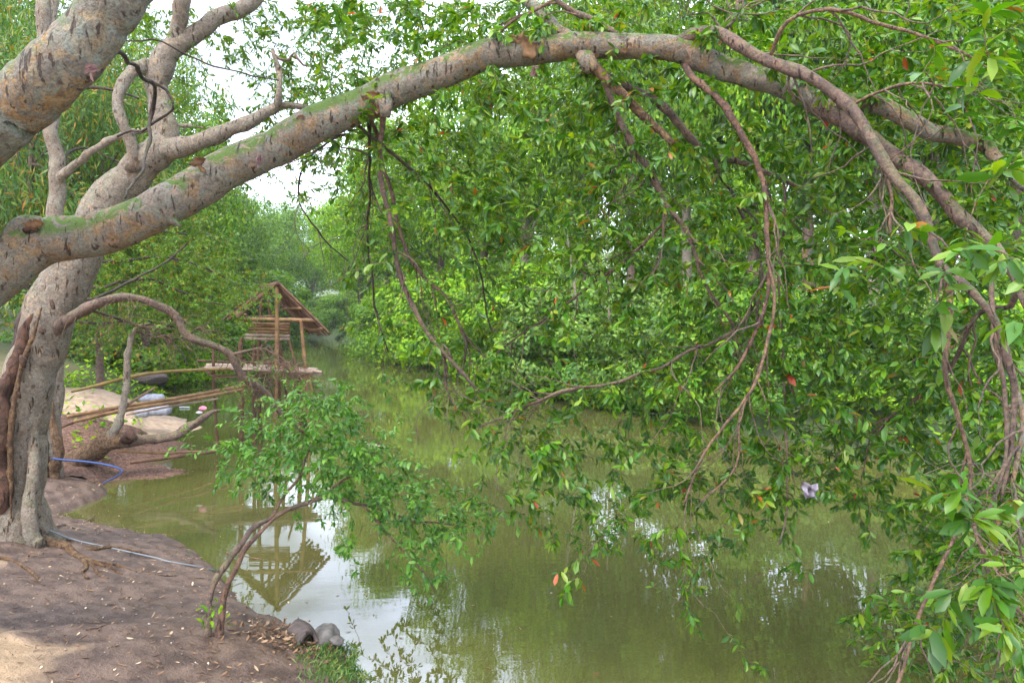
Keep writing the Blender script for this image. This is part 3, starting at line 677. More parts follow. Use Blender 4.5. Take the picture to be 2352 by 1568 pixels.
# crown of the pale tree: small leaves against the sky
tw = Twigs(SKB[:2] + [SKB[3], SKB[5], SKB[9]], .070, .027, 15, .42)
TOPD = ["000433689999998654210000", "000233588888875420000000", "000122577302232000000000", "000012678510022000000000", "000001234200001000000000", "000000000000000000000000"]
def sample_rows(rows, k, dep, y0=0, y1=1568 * 6 / 16):
    out = []; ch = (y1 - y0) / len(rows); cw = 98
    for r, row in enumerate(rows):
        for c, v in enumerate(row):
            for _ in range(rng.poisson(int(v) * k)):
                px = (c + rng.random()) * cw; py = y0 + (r + rng.random()) * ch; out.append(P(px, py, dep()))
    return np.array(out)
tw.grow(sample_rows(TOPD, 6.5, lambda: rng.uniform(q, q + 3.5)), .1)
tw.lv.build('crown', L_SMALL, uprT); tag(tw.g.build('twigs', B_DARK, uprT), kind='stuff')
# leaves on the low hanging branch by the hut
tw = Twigs(SKB[6:9], .05, .02, 9, .25)
tg = np.array([P(px + rng.normal(0, sx), py + rng.normal(0, sy), q + rng.uniform(-.3, 1.0)) for px, py, sx, sy, n in [(650, 950, 40, 50, 34), (610, 860, 30, 25, 12), (560, 900, 30, 40, 14), (420, 740, 50, 20, 12), (690, 880, 25, 25, 8)] for _ in range(n)])
tw.grow(tg, .3)
tw.lv.build('hanging_leaves', L_SMALL, uprT); tag(tw.g.build('twigs', B_BROWN, uprT), kind='stuff')

gg = Geo()
for k_ in range(170):
    src = SKB[rng.integers(6, 9)]; a_ = src[rng.integers(len(src) // 5, len(src)), :3]; L_ = rng.uniform(.2, .8); d_ = unit(rng.normal(0, 1, 3) * [1, .8, .6] + [.3, 0, -.5]); pts = [a_]
    for q_ in range(int(L_ / .06) + 2): d_ = unit(d_ + rng.normal(0, .28, 3)); pts.append(pts[-1] + d_ * .06)
    tube(gg, np.c_[np.array(pts), np.linspace(.0045, .001, len(pts))], 4, cap=False)
tag(gg.build('bare_twigs', B_TAN, uprT), kind='stuff')

# ============================== slender tree just behind, with a hollow foot
c0 = ghit(112, 1092); q = float(c0[1]); print('tree C', c0)
slT = empty('slender_tree', c0, 'slender grey tree with a split hollow foot directly behind the pale trunk', 'tree')
SKC = []
SKC.append(branch('trunk', bz([(108, 1110, 74, 0), (108, 1060, 62, 0), (112, 960, 54, 0), (122, 860, 46, 0), (130, 760, 40, 0), (134, 640, 38, 0), (130, 504, 36, 0), (130, 420, 36, 0), (126, 350, 32, 0), (119, 262, 30, 0), (108, 170, 32, 0), (100, 88, 36, .1), (98, 0, 30, .1), (90, -150, 22, .2), (60, -400, 12, .4)]), B_PALE, slT, 18, .12, .08))
SKC.append(branch('trunk', bz([(106, 150, 24, .1), (116, 80, 20, .15), (118, 0, 20, .2), (130, -200, 14, .3)]), B_PALE, slT, 10, .1))
SKC.append(branch('branch', bz([(136, 420, 26, 0), (150, 395, 22, -.1), (210, 350, 18, -.2), (262, 318, 17, -.2), (315, 301, 15, -.1), (420, 288, 10, .3), (507, 297, 8, .8), (600, 280, 4, 1.5)]), B_PALE, slT, 9, .1))
SKC.append(branch('branch', bz([(120, 245, 14, 0), (171, 203, 9, .2), (210, 198, 8, .3), (266, 210, 7, .4), (343, 238, 5, .6), (420, 260, 3, .8)]), B_DARK, slT, 7, .1))
SKC.append(branch('branch', bz([(140, 370, 9, 0), (165, 344, 7, .3), (210, 345, 6, .6), (290, 380, 4, .9)]), B_DARK, slT, 6, .1))
branch('hollow', bz([(94, 1098, 46, -.16), (98, 1020, 34, -.14), (103, 950, 20, -.1), (112, 905, 6, -.12)]), B_HOLE, slT, 10, .25, .05)
branch('bark_edge', bz([(128, 1102, 24, -.12), (126, 1010, 18, -.2), (120, 930, 14, -.18), (114, 880, 12, -.15)]), B_ROOT, slT, 8, .3, .05)
branch('bark_edge', bz([(76, 1095, 14, -.2), (84, 1010, 12, -.2), (97, 930, 11, -.18), (112, 880, 12, -.15)]), B_ROOT, slT, 8, .3, .05)
tw = Twigs(SKC, .07, .022, 12, .4)
tw.grow(sample_rows(["222200000000000000000000", "122211000000000000000000", "011222211000000000000000", "001111000000000000000000"], 3.0, lambda: rng.uniform(q, q + 3), 0, 500), .1)
tw.lv.build('crown', L_SMALL, slT); tag(tw.g.build('twigs', B_DARK, slT), kind='stuff')

# dark looping vine in front of the pale tree
v0 = P(255, 115, 5.0)
vine = empty('hanging_vine', v0, 'black bare vine looping down between the two big limbs', 'vine')
branch('stem', [(250, 110, 12, 4.4), (300, 145, 11, 5.2), (335, 180, 10, 5.8), (352, 215, 10, 6.2), (348, 273, 10, 6.3), (340, 340, 8, 6.0), (318, 400, 7, 5.5), (288, 455, 5, 5.05)], B_DARK, vine, 7, .2)
branch('stem', [(350, 190, 8, 6.1), (378, 206, 7, 6.2), (394, 248, 6, 6.2), (357, 282, 6, 6.3), (329, 303, 6, 6.3), (300, 300, 6, 6.4), (268, 314, 5, 6.4)], B_DARK, vine, 6, .25)
branch('stem', [(275, 93, 4, 6.0), (330, 95, 4, 6.1), (371, 95, 4, 6.2), (455, 137, 4, 6.4), (550, 169, 3, 6.6), (640, 185, 3, 6.8)], B_DARK, vine, 6, .1)

# ============================== leaning shrub with two stems
s0 = ghit(495, 1462); q = float(s0[1]); print('shrub', s0)
shr = empty('leaning_shrub', s0, 'small two stemmed tree leaning from the bank out over the water', 'shrub')
SKS = []
SKS.append(branch('stem', bz([(474, 1480, 20, 0), (480, 1425, 17, 0), (490, 1370, 15, .05), (505, 1320, 15, .1), (535, 1262, 16, .2), (580, 1212, 13, .3), (640, 1180, 11, .4), (700, 1155, 11, .5), (760, 1146, 9, .6), (830, 1158, 7, .8), (940, 1190, 5, 1.1), (1060, 1210, 4, 1.4)]), B_BROWN, shr, 12, .2, .04))
SKS.append(branch('stem', bz([(500, 1470, 28, .02), (508, 1420, 17, .05), (522, 1360, 14, .1), (545, 1300, 13, .15), (562, 1252, 12, .2), (600, 1214, 10, .3), (640, 1184, 7, .38), (668, 1168, 4, .43)]), B_RED, shr, 12, .2, .04))
SKS.append(branch('branch', bz([(618, 1196, 9, .35), (650, 1140, 8, .5), (690, 1090, 6, .7), (720, 1000, 5, 1.0), (740, 930, 4, 1.3)]), B_TAN, shr, 8, .1))
SKS.append(branch('branch', bz([(700, 1155, 7, .5), (800, 1100, 6, .8), (880, 1060, 4, 1.1)]), B_TAN, shr, 6, .1))
SKS.append(branch('branch', bz([(830, 1158, 6, .8), (900, 1230, 5, .8), (960, 1300, 4, .8), (1000, 1360, 3, .8)]), B_TAN, shr, 6, .1))
tw = Twigs(SKS, .068, .030, 11, .3)
spots = [(660, 980, 50, 40, 12), (600, 1030, 55, 35, 14), (720, 940, 50, 30, 20), (780, 940, 35, 35, 16), (690, 1020, 80, 35, 40), (760, 1050, 60, 35, 40), (840, 1060, 45, 40, 30), (900, 1110, 50, 30, 26), (980, 1160, 55, 30, 22), (1070, 1190, 40, 22, 12), (800, 1120, 80, 25, 30), (620, 1090, 60, 30, 14), (560, 1060, 40, 35, 8), (890, 1200, 60, 25, 16), (960, 1250, 40, 40, 12), (980, 1330, 25, 25, 8), (795, 1260, 15, 25, 3), (1020, 1240, 40, 25, 6)]
tg = np.array([P(px + rng.normal(0, sx * 1.1), py + rng.normal(0, sy * 1.05), q + rng.uniform(.3, 2.2)) for px, py, sx, sy, n in spots for _ in range(int(n * 2.5))])
tw.grow(tg, .3)
tw.lv.build('crown', L_SHRUB, shr); tag(tw.g.build('twigs', B_TAN, shr), kind='stuff')
gg = Geo(); n = 26
leaf_geo(gg, np.tile(s0, (n, 1)) + np.c_[rng.normal(0, .07, n), rng.normal(0, .05, n), rng.uniform(.02, .3, n)], rng.normal(0, 1, (n, 3)) + [0, 0, .6], rng.normal(0, .4, (n, 3)) + [0, 0, 1], rng.uniform(.04, .08, n), .03)
tag(gg.build('sprout', L_BRIGHT, shr), kind='stuff')

# ============================== bushy tree hanging over the water in front of the hut
o0 = ghit(20, 1040); q = 13.5; o0 = np.array([-9.9, 13.6, float(ground_z(-9.9, 13.6))])
ovT = empty('overhanging_tree', o0, 'yellow green tree spreading from behind the pale trunk to the hut roof', 'tree')
SKO = [branch('trunk', bz([(24, 980, 30, .1), (30, 860, 26, 0), (50, 740, 24, 0), (110, 640, 20, 0), (180, 600, 16, 0)]), B_DARK, ovT, 10, .15)]
for pts in ([(180, 600, 14, 0), (280, 600, 9, .2), (380, 590, 7, .4), (480, 620, 5, .6), (560, 665, 3, .8)], [(110, 640, 12, 0), (220, 660, 9, -.3), (330, 640, 7, -.5), (440, 680, 5, -.3), (540, 710, 3, 0)],
            [(180, 600, 12, 0), (240, 540, 8, .3), (330, 520, 6, .6), (430, 540, 4, 1)], [(80, 700, 10, 0), (200, 740, 8, .2), (300, 740, 6, .4), (400, 750, 4, .6)]):
    SKO.append(branch('branch', bz(pts), B_DARK, ovT, 6, .1))
tw = Twigs(SKO, .058, .026, 17, .45)
OD = ["00013333210000", "00036777753100", "00058998887310", "00047888888752", "00036766777764", "00034544344331", "00022332222210", "00011111100000"]
tg = []
for r_, row in enumerate(OD):
    for c_, v_ in enumerate(row):
        for _ in range(rng.poisson(int(v_) * 4.2)): tg.append(P((c_ + rng.random()) * 46, 500 + (r_ + rng.random()) * 40, q + rng.uniform(-1.2, 2.2)))
tg += [P(550 + rng.normal(0, 32), 690 + rng.normal(0, 30), rng.uniform(14, 15.4)) for _ in range(46)]
tw.grow(np.array(tg), .2); tw.lv.build('crown', L_YELLOW, ovT); tag(tw.g.build('twigs', B_DARK, ovT), kind='stuff')

# ============================== driftwood snag on the left bank
d0 = ghit(160, 1068); q = float(d0[1]); print('snag', d0)
sn = empty('fallen_snag', d0, 'weathered fallen log with an upright dead prong lying on the gravel at the waterside', 'fallen tree')
branch('log', bz([(130, 1078, 40, .1), (165, 1062, 50, 0), (210, 1040, 50, -.1), (250, 1016, 44, -.1), (290, 1008, 28, 0), (310, 1010, 12, .1)]), B_ROOT, sn, 16, .25, .06)
branch('log', bz([(270, 1012, 30, -.1), (300, 1008, 30, 0), (350, 1014, 23, .1), (392, 1004, 20, .2), (420, 984, 25, .3), (455, 966, 18, .4), (480, 953, 12, .5), (512, 942, 5, .6)]), B_BROWN, sn, 14, .3, .05)
branch('prong', bz([(245, 1020, 36, -.1), (262, 995, 26, -.1), (272, 970, 18, -.1), (281, 927, 15, 0), (293, 864, 15, 0), (296, 794, 13, 0), (304, 762, 11, 0), (318, 748, 6, 0), (345, 742, 3, .1)]), B_PALE, sn, 10, .2, .06)
branch('prong', bz([(304, 760, 8, 0), (350, 770, 5, .2), (400, 790, 4, .3), (430, 840, 3, .3)]), B_DARK, sn, 6, .2)
branch('prong', bz([(282, 935, 7, 0), (320, 912, 7, .1), (358, 890, 6, .2)]), B_TAN, sn, 6, .2)
branch('broken_knot', bz([(290, 1010, 30, -.1), (300, 1000, 26, -.2), (310, 1010, 12, -.25)]), B_HOLE, sn, 8, .3)

# ============================== bamboo hut on stilts
def bpole(g_, a_, b_, r=.03, mat=0, nodes=.35, wob=.01, r1=None):
    a_ = np.array(a_, float); b_ = np.array(b_, float); L = np.linalg.norm(b_ - a_)
    n = max(4, int(L / .06)); t = np.linspace(0, 1, n)[:, None]
    c = a_ * (1 - t) + b_ * t
    ph = rng.uniform(0, 6); sd = rng.normal(0, 1, 3) * wob
    c = c + np.sin(t * np.pi) * sd * L
    s_ = (t[:, 0] * L / nodes + rng.random()) % 1
    rr = r + ((r1 if r1 else r) - r) * t[:, 0]
    rr = rr * (1 + .16 * np.exp(-((s_ - .5) / .09) ** 2))
    tube(g_, np.c_[c, rr], 8, mat)
H0 = P(626, 1003, 16.2)
hut = empty('bamboo_hut', (-5.6, 16.4, 0), 'open bamboo fishing hut with a slatted gable roof on tall stilts over the river', 'hut')
RV = np.array([-.80, 1.25, 0])                       # ridge direction going back
ZP = 1.78; APEX = P(636, 652, 16); RE = P(752, 764, 16); LE = np.array([APEX[0] - (RE[0] - APEX[0]) * .8, 16, APEX[2] - (APEX[2] - RE[2]) * .72])
def hpart(name, poles, mat=M_BAMBOO):
    gg = Geo()
    for p_ in poles: bpole(gg, *p_)
    return gg.build(name, mat, hut)
fx = lambda px, Y=16: (px - CX) / FP * Y
posts = [((fx(626), 16, -.6), (APEX[0], 16, APEX[2] - .03), .05, M_BAMBOO), ((fx(712), 16, -.6), (fx(691), 16, RE[2] + .32), .042, M_BAMBOO), ((fx(553), 16, -.6), (fx(552), 16, 2.42), .055, M_BAMBOO_D),
         ((fx(498), 16.2, -.6), (fx(481), 16.2, 2.3), .035, M_BAMBOO_D), ((fx(570), 16.4, -.6), (fx(566), 16.5, 2.35), .045, M_BAMBOO_D),
         ((APEX[0] + RV[0], 17.25, -.6), (APEX[0] + RV[0], 17.25, APEX[2] - .1), .045, M_BAMBOO_D), ((fx(680, 17.2), 17.2, -.6), (fx(640, 17.2), 17.2, 2.5), .04, M_BAMBOO_D), ((fx(560, 17.2), 17.2, -.6), (fx(555, 17.2), 17.2, 2.5), .04, M_BAMBOO_D),
         ((fx(674), 16.6, -.6), (fx(668), 16.6, 1.75), .05, M_BAMBOO_D), ((fx(732), 15.9, .5), (fx(708), 16, 1.7), .03, M_BAMBOO_G), ((fx(608), 17, -.6), (fx(606), 17, 2.5), .03, M_BAMBOO_D), ((fx(655), 16.9, 1.7), (fx(634), 16.9, 2.5), .025, M_BAMBOO)]
for a_, b_, r_, m_ in posts: hpart('post', [(a_, b_, r_)], m_)
def slope(eave, n=13):
    out = []
    for k in range(n):
        t = k / (n - 1) * 1.12 - .06; o = RV * t; jit = rng.normal(0, .012, 3)
        e_ = eave + (eave - APEX) * rng.uniform(-.06, .07)
        out.append((APEX + o + [0, 0, .03] + jit, e_ + o + jit, rng.uniform(.02, .036)))
    return out
hpart('roof_slope', slope(RE, 17), M_BAMBOO_D); hpart('roof_slope', [p_ for k_, p_ in enumerate(slope(LE, 13)) if k_ in (0, 1, 2, 4, 7, 9, 12)], M_BAMBOO_D)
hpart('purlin', [((RE * .45 + APEX * .55) - RV * .08 - [0, 0, .06], (RE * .45 + APEX * .55) + RV * 1.08 - [0, 0, .06], .03), ((RE * .86 + APEX * .14) - RV * .08 - [0, 0, .06], (RE * .86 + APEX * .14) + RV * 1.08 - [0, 0, .06], .03)])
hpart('purlin', [((LE * .8 + APEX * .2) - RV * .08 - [0, 0, .06], (LE * .8 + APEX * .2) + RV * 1.08 - [0, 0, .06], .03)])
hpart('ridge_pole', [(APEX - RV * .08, APEX + RV * 1.1, .045)], M_BAMBOO_D)
hpart('tie_beam', [((fx(560), 16, 2.96), (fx(730), 16, 2.93), .045)]); hpart('tie_beam', [((fx(560), 16.06, 3.0), (fx(632), 16.06, 3.03), .035)], M_BAMBOO_D)
hpart('tie_beam', [((fx(560, 17.2), 17.2, 2.95), (fx(690, 17.2), 17.2, 2.95), .03)])
hpart('king_post', [((fx(603), 16.5, 2.95), (fx(600), 16.5, 3.5), .035)], M_BAMBOO_D)
for z_, dz in ((2.86, 0), (2.79, 0), (2.73, 0), (2.66, .01), (2.58, .0), (2.51, 0)):
    hpart('backrest_rail', [((fx(552 if z_ < 2.63 else 562), 16.3, z_), (fx(656), 16.3, z_ - .02), .035)], M_BAMBOO_P if z_ < 2.6 else M_BAMBOO)
pl = []
for k in range(13):
    y = 15.9 + k * .1; sh = (y - 16) * -.45
    x0, x1 = fx(484) + sh + rng.uniform(-.15, .1), fx(700 + rng.uniform(-14, 40)) + sh
    pl.append(((x0, y, ZP + .03 + rng.normal(0, .012)), (x1, y, ZP - .04 + rng.normal(0, .012)), rng.uniform(.03, .042)))
gg = Geo()
for p_ in pl: bpole(gg, *p_)
gg.build('platform', M_BAMBOO_P, hut)
for k, x in enumerate((-7.0, -6.2, -5.6, -4.9)): hpart('joist', [((x, 15.85, ZP - .08), (x - .8, 17.2, ZP - .05), .035)], M_BAMBOO_D)
hpart('cross_beam', [((fx(484), 16.1, 1.62), (fx(612), 16.1, 1.64), .03)], M_BAMBOO_D); hpart('cross_beam', [((fx(440), 16.3, 1.97), (fx(660), 16.3, 1.92), .028)], M_BAMBOO_D)
hpart('cross_beam', [((fx(700), 15.95, 1.78), (fx(740), 15.95, 1.72), .04), ((fx(690), 16.05, 1.71), (fx(738), 16.02, 1.66), .035)], M_BAMBOO_P)
gg = Geo()                                          # dry brush hanging off the platform
for k in range(150):
    a_ = np.array([fx(rng.uniform(615, 705)), rng.uniform(15.7, 16.3), rng.uniform(1.55, 1.98)]); b_ = a_ + [rng.normal(.05, .3), rng.normal(0, .15), rng.normal(-.3, .28)]
    c = bez(a_, b_, (rng.normal(0, .05), 0, .06), 4, .01); tube(gg, np.c_[c, np.linspace(.008, .003, 4)], 3, cap=False)
gg.build('dry_brush', B_TAN, hut)
gg = Geo(); gg2 = Geo()
for k in range(40):
    p_ = np.array([fx(rng.uniform(596, 622)), 15.93, rng.uniform(1.2, 1.7)]); tube(gg, np.c_[bez(p_, p_ + [rng.normal(0, .15), rng.normal(0, .1), -.2], (0, 0, 0), 4), np.full(4, .012)], 4, cap=False)
gg.build('dry_brush', B_DARK, hut)

wk = empty('bamboo_walkway', ghit(160, 960), 'long bamboo poles running from the gravel bank out to the hut as a walkway', 'walkway')
def wpole(pts, mat, ns=8):
    gg = Geo(); pa = bpath(pts, .08); L = np.concatenate([[0], np.cumsum(np.linalg.norm(np.diff(pa[:, :3], axis=0), axis=1))]); s_ = (L / .4) % 1
    pa[:, 3] *= 1 + .15 * np.exp(-((s_ - .5) / .1) ** 2); tube(gg, pa, ns); gg.build('pole', mat, wk)
wpole([(164, 899, 6, 14.2), (230, 883, 8, 14.4), (297, 866, 8, 14.8), (385, 853, 7, 15.2), (546, 846, 7, 16)], M_BAMBOO_G)
wpole([(154, 957, 8, 12.8), (280, 934, 9, 13.6), (420, 912, 9, 14.6), (562, 886, 9, 15.9)], M_BAMBOO)
wpole([(170, 968, 8, 12.6), (280, 943, 9, 13.4), (420, 920, 8, 14.5), (560, 894, 7, 15.8)], M_BAMBOO)
wpole([(140, 981, 6, 12.6), (200, 958, 7, 13.0), (290, 930, 6, 13.7)], M_BAMBOO_D)
wpole([(290, 952, 5, 13.6), (420, 928, 5, 14.6), (500, 915, 4, 15.2)], M_BAMBOO_P)
wpole([(270, 1035, 6, 12.6), (371, 1040, 6, 13.0), (440, 1037, 5, 13.4), (517, 1034, 5, 14)], M_BAMBOO)
wpole([(300, 1062, 8, 12.0), (371, 1053, 8, 12.5), (440, 1044, 8, 13), (520, 1033, 6, 13.6)], M_BAMBOO_D)

# ============================== sand, gravel, sacks, hoses, stones
def heap(name, px, py, Yc, rx, ry, h, mat, label, cat, seed, rot=0, z0=None):
    c = P(px, py, Yc); cz = float(ground_z(c[0], c[1])) if z0 is None else z0
    n = 60; u = np.linspace(-1, 1, n); U, V_ = np.meshgrid(u, u); r = np.hypot(U, V_)
    rs = np.random.default_rng(seed); nz = sum(np.sin(U * f * 2 + rs.uniform(0, 6)) * np.sin(V_ * f * 2.2 + rs.uniform(0, 6)) / f for f in (2, 4, 7, 13))
    edge = 1 + .12 * np.sin(np.arctan2(V_, U) * 3 + seed) + .07 * np.sin(np.arctan2(V_, U) * 7)
    z = h * np.clip(1 - (r / edge) ** 2, -.4, 1) * (1 + .15 * nz) + rs.normal(0, .012, z.shape if False else U.shape)
    xx, yy = U * rx, V_ * ry
    x = c[0] + xx * math.cos(rot) - yy * math.sin(rot); y = c[1] + xx * math.sin(rot) + yy * math.cos(rot)
    gz = np.maximum(ground_z(x, y), -.15); Zz = np.where(r / edge < 1, np.maximum(gz, -.1) + z * .8 + .01, gz - .15)
    i = np.arange(n - 1)[:, None] * n + np.arange(n - 1)[None]
    gg = Geo(); gg.add(np.stack([x, y, Zz], -1), [np.stack([i, i + 1, i + n + 1, i + n], -1).reshape(-1, 4)])
    return tag(gg.build(name, mat), label, cat, kind='stuff')
heap('sand_heap', 255, 905, 18.3, 2.5, 2.2, .6, M_SAND, 'pale sand spread on the left bank behind the bamboo poles', 'sand', 3)
heap('gravel_heap', 215, 975, 14.6, 2.1, 1.9, .55, M_GRAVEL, 'brown gravel heap on the left bank below the pale sand', 'gravel', 5)
heap('gravel_heap', 290, 1030, 13.2, 1.6, 1.2, .18, M_GRAVEL, 'low dark gravel at the waterside under the fallen log', 'gravel', 8)
def sack(px, py, Yd, sx, sz, rot, label):
    gg = Geo(); n, m_ = 18, 12; th = np.linspace(0, 2 * np.pi, n, endpoint=False); ph = np.linspace(-.5 * np.pi, .5 * np.pi, m_)
    T_, Ph = np.meshgrid(th, ph); sg = lambda v_, e_: np.sign(v_) * np.abs(v_) ** e_
    x = sg(np.sin(Ph), .7) * sx; rr = np.abs(np.cos(Ph)) ** .45
    y = rr * sg(np.cos(T_), .8) * sx * .55; z = rr * sg(np.sin(T_), .8) * sz * (1 + .08 * np.sin(x * 30)); 
    c = P(px, py, Yd); X_ = x * math.cos(rot) - y * math.sin(rot); Y_ = x * math.sin(rot) + y * math.cos(rot)
    i = np.arange(m_ - 1)[:, None] * n + np.arange(n)[None]; j = np.arange(m_ - 1)[:, None] * n + (np.arange(n)[None] + 1) % n
    gg.add(np.stack([X_ + c[0], Y_ + c[1], z + c[2]], -1), [np.stack([i, j, j + n, i + n], -1).reshape(-1, 4)])
    return tag(gg.build('sandbag', M_SACK), label, 'sandbag', 'white sandbags at the tip of the sand')
sack(348, 914, 19.5, .33, .12, .3, 'white sandbag lying farther up the tip of the sand')
sack(328, 946, 16.9, .2, .13, -.2, 'small white sandbag half hidden behind the walkway pole')
sack(362, 942, 17.0, .32, .13, .1, 'white sandbag lying nearest the water at the sand edge')

def lying(pts, w_, mat, name, label, cat, lift=0):
    rows = []
    for k, (a_, b_, *r) in enumerate(pts):
        h = ghit(a_, b_); rr = w_ * .5 * h[1] / FP; rows.append((h[0], h[1], h[2] + rr + lift + (r[0] if r else 0), rr))
    gg = Geo(); tube(gg, smooth_path(rows, .05), 10); return tag(gg.build(name, mat), label, cat)
lying([(-80, 1236, .1), (0, 1237, .1), (60, 1242, .16), (96, 1242, .14), (166, 1246, .03), (254, 1260), (350, 1281), (392, 1292), (450, 1302), (496, 1312)], 4.2, M_HOSE, 'plastic_pipe', 'thin grey plastic pipe lying across the roots of the pale tree', 'pipe')
gg = Geo(); tube(gg, bpath([(120, 1052, 5, 11.4), (150, 1056, 5, 11.3), (200, 1060, 5, 11.2), (240, 1066, 5, 11.1), (268, 1073, 5, 11), (281, 1081, 4, 10.8), (270, 1092, 4, 10.4), (236, 1110, 3, 10)], .06), 8)
tag(gg.build('water_hose', M_BLUE), 'blue hose curving from behind the slender tree down to the water', 'hose')

def rock(px, py, Yd, r, sc, mat, name, label, cat, seed, parent=None):
    rs = np.random.default_rng(seed); n, m_ = 36, 22
    th = np.linspace(0, 2 * np.pi, n, endpoint=False); ph = np.linspace(0, np.pi, m_); T_, Ph = np.meshgrid(th, ph)
    d_ = np.stack([np.sin(Ph) * np.cos(T_), np.sin(Ph) * np.sin(T_), np.cos(Ph)], -1); f = np.ones(T_.shape)
    for k in range(14):
        nrm = unit(rs.normal(0, 1, 3)); f = np.minimum(f, rs.uniform(.72, .98) / np.maximum(.25, d_ @ nrm))
    f = f * (1 + .03 * np.sin(T_ * 9) * np.sin(Ph * 8) + .025 * np.sin(T_ * 5 + Ph * 13)) + rs.normal(0, .012, f.shape) * np.sin(Ph); c = P(px, py, Yd)
    V_ = d_ * f[..., None] * r * np.array(sc) + c
    i = np.arange(m_ - 1)[:, None] * n + np.arange(n)[None]; j = np.arange(m_ - 1)[:, None] * n + (np.arange(n)[None] + 1) % n
    gg = Geo(); gg.add(V_, [np.stack([i, i + n, j + n, j], -1).reshape(-1, 4)])
    return tag(gg.build(name, mat, smooth=True), label, cat)
k0 = ghit(750, 1478)
rock(748, 1460, k0[1], .125, (1, .9, .9), M_STONE, 'stone', 'large grey stone at the water edge beside the hollow log', 'stone', 4)
rock(772, 1472, k0[1] - .08, .06, (1.1, .9, .8), M_STONE, 'stone', 'small grey stone touching the right side of the larger stone', 'stone', 9)
rock(343, 869, 23, .5, (1.3, .8, .45), M_CHAR, 'boulder', 'dark boulder at the waterline behind the sand', 'rock', 12)
rock(90, 1185, 9.4, .12, (1.2, .9, .6), M_STONE, 'stone', 'mud coloured stone beside the pale tree roots', 'stone', 15)
# hollow log end: a thick bent shell with a dark opening
lc = ghit(704, 1484); hl = empty('hollow_log', lc, 'dark half buried hollow log with its black open end facing out beside the grey stone', 'log')
gg = Geo(); nn, mm = 15, 9; th = np.linspace(-.1, np.pi + .15, nn); L_ = np.linspace(0, .34, mm)
T_, Ls_ = np.meshgrid(th, L_)
def shell(R0): 
    x = np.cos(T_) * R0 * (1 - .25 * Ls_) + .03 * np.sin(Ls_ * 9); z = np.sin(T_) * R0 * 1.25 * (1 - .5 * Ls_) - .02; y = Ls_ + .05 * np.sin(T_ * 2)
    a_ = .6; return np.stack([x * math.cos(a_) - y * math.sin(a_), x * math.sin(a_) + y * math.cos(a_), z], -1).reshape(-1, 3) + lc
o_, i_ = shell(.12), shell(.088); N0 = nn * mm
ii = np.arange(mm - 1)[:, None] * nn + np.arange(nn - 1)[None]; qd = np.stack([ii, ii + 1, ii + nn + 1, ii + nn], -1).reshape(-1, 4)
fr = np.arange(nn - 1); fq = np.stack([fr, fr + N0, fr + 1 + N0, fr + 1], -1)
gg.add(np.vstack([o_, i_]), [np.vstack([qd, (qd + N0)[:, ::-1], fq])]); gg.build('shell', M_CHAR, hl)

# floating and stranded bits
def stick(pts, mat, name, label, cat, ns=7):
    gg = Geo(); tube(gg, bpath(pts, .04), ns, 0, .2); return tag(gg.build(name, mat), label, cat)
stick([(198, 1197, 5, 9.95), (216, 1185, 4, 10.2)], B_TAN, 'stick', 'short pale stick poking out of the dark water by the bank', 'stick')
stick([(848, 1022, 9, 15.7), (868, 1025, 8, 15.6), (892, 1029, 5, 15.5)], M_BAMBOO_P, 'floating_wood', 'small piece of driftwood floating in mid river', 'driftwood')
stick([(412, 935, 3, 22.6), (436, 935, 3, 22.6)], M_WHITE, 'floating_litter', 'thin white sliver of litter floating near the sand tip', 'litter')
stick([(520, 1268, 3, 8.4), (600, 1284, 3, 8.1)], B_TAN, 'stick', 'thin stick floating between the leaning shrub and the hut reflection', 'stick')
rock(466, 938, 14.5, .07, (1.2, 1, .8), M_PINK, 'plastic_scrap', 'pink plastic scrap caught by the tip of the fallen log', 'litter', 21)
rock(458, 947, 14.5, .05, (1.4, 1, .6), M_WHITE, 'plastic_scrap', 'white plastic scrap just below the pink one', 'litter', 22)
# crumpled bag hanging in the branches
cb = P(1860, 1128, 4.4); gg = Geo(); n = 22; u = np.linspace(0, 1, n); U, V_ = np.meshgrid(u, u)
rs = np.random.default_rng(3); x = (U - .5) * .10 * (1 - .5 * V_ * (1 - U)); z = (.5 - V_) * .09 * (1 + .3 * np.sin(U * 7)); y = .018 * np.sin(U * 11 + V_ * 4) + .012 * np.sin(V_ * 9 - U * 5)
f_ = np.stack([x, y, z], -1).reshape(-1, 3) + cb; bk = f_ + [0, .012, 0]; ii = np.arange(n - 1)[:, None] * n + np.arange(n - 1)[None]; qd = np.stack([ii, ii + 1, ii + n + 1, ii + n], -1).reshape(-1, 4)
gg.add(np.vstack([f_, bk]), [np.vstack([qd, (qd + n * n)[:, ::-1]])])
tag(gg.build('plastic_bag', M_LILAC), 'torn lilac white plastic bag snagged in leaves above the water', 'plastic bag')

# litter, pebbles, grass on the near bank
def scatter(n, xr, yr, dmin=.05, dmax=99):
    x = rng.uniform(*xr, n); y = rng.uniform(*yr, n); dd = shore_dist(x, y); k = (dd > dmin) & (dd < dmax)
    x, y, dd = x[k], y[k], dd[k]; return x, y, ground_z(x, y, dd), dd
gg = Geo(); x, y, z, dd = scatter(7000, (-8.5, 0), (2.8, 12.5)); n = len(x)
leaf_geo(gg, np.stack([x, y, z + .006], -1), np.c_[rng.normal(0, 1, (n, 2)), rng.normal(.1, .15, n)], np.c_[rng.normal(0, .3, (n, 2)), np.ones(n)], rng.uniform(.015, .085, n) * rng.uniform(.4, 1, n), rng.uniform(.007, .024, n), True, droop=-.15)
x = -1.95 + rng.normal(0, .22, 420); y = 5.95 + rng.normal(0, .2, 420); z = ground_z(x, y); k = z > .0; x, y, z = x[k], y[k], z[k]; n = len(x)
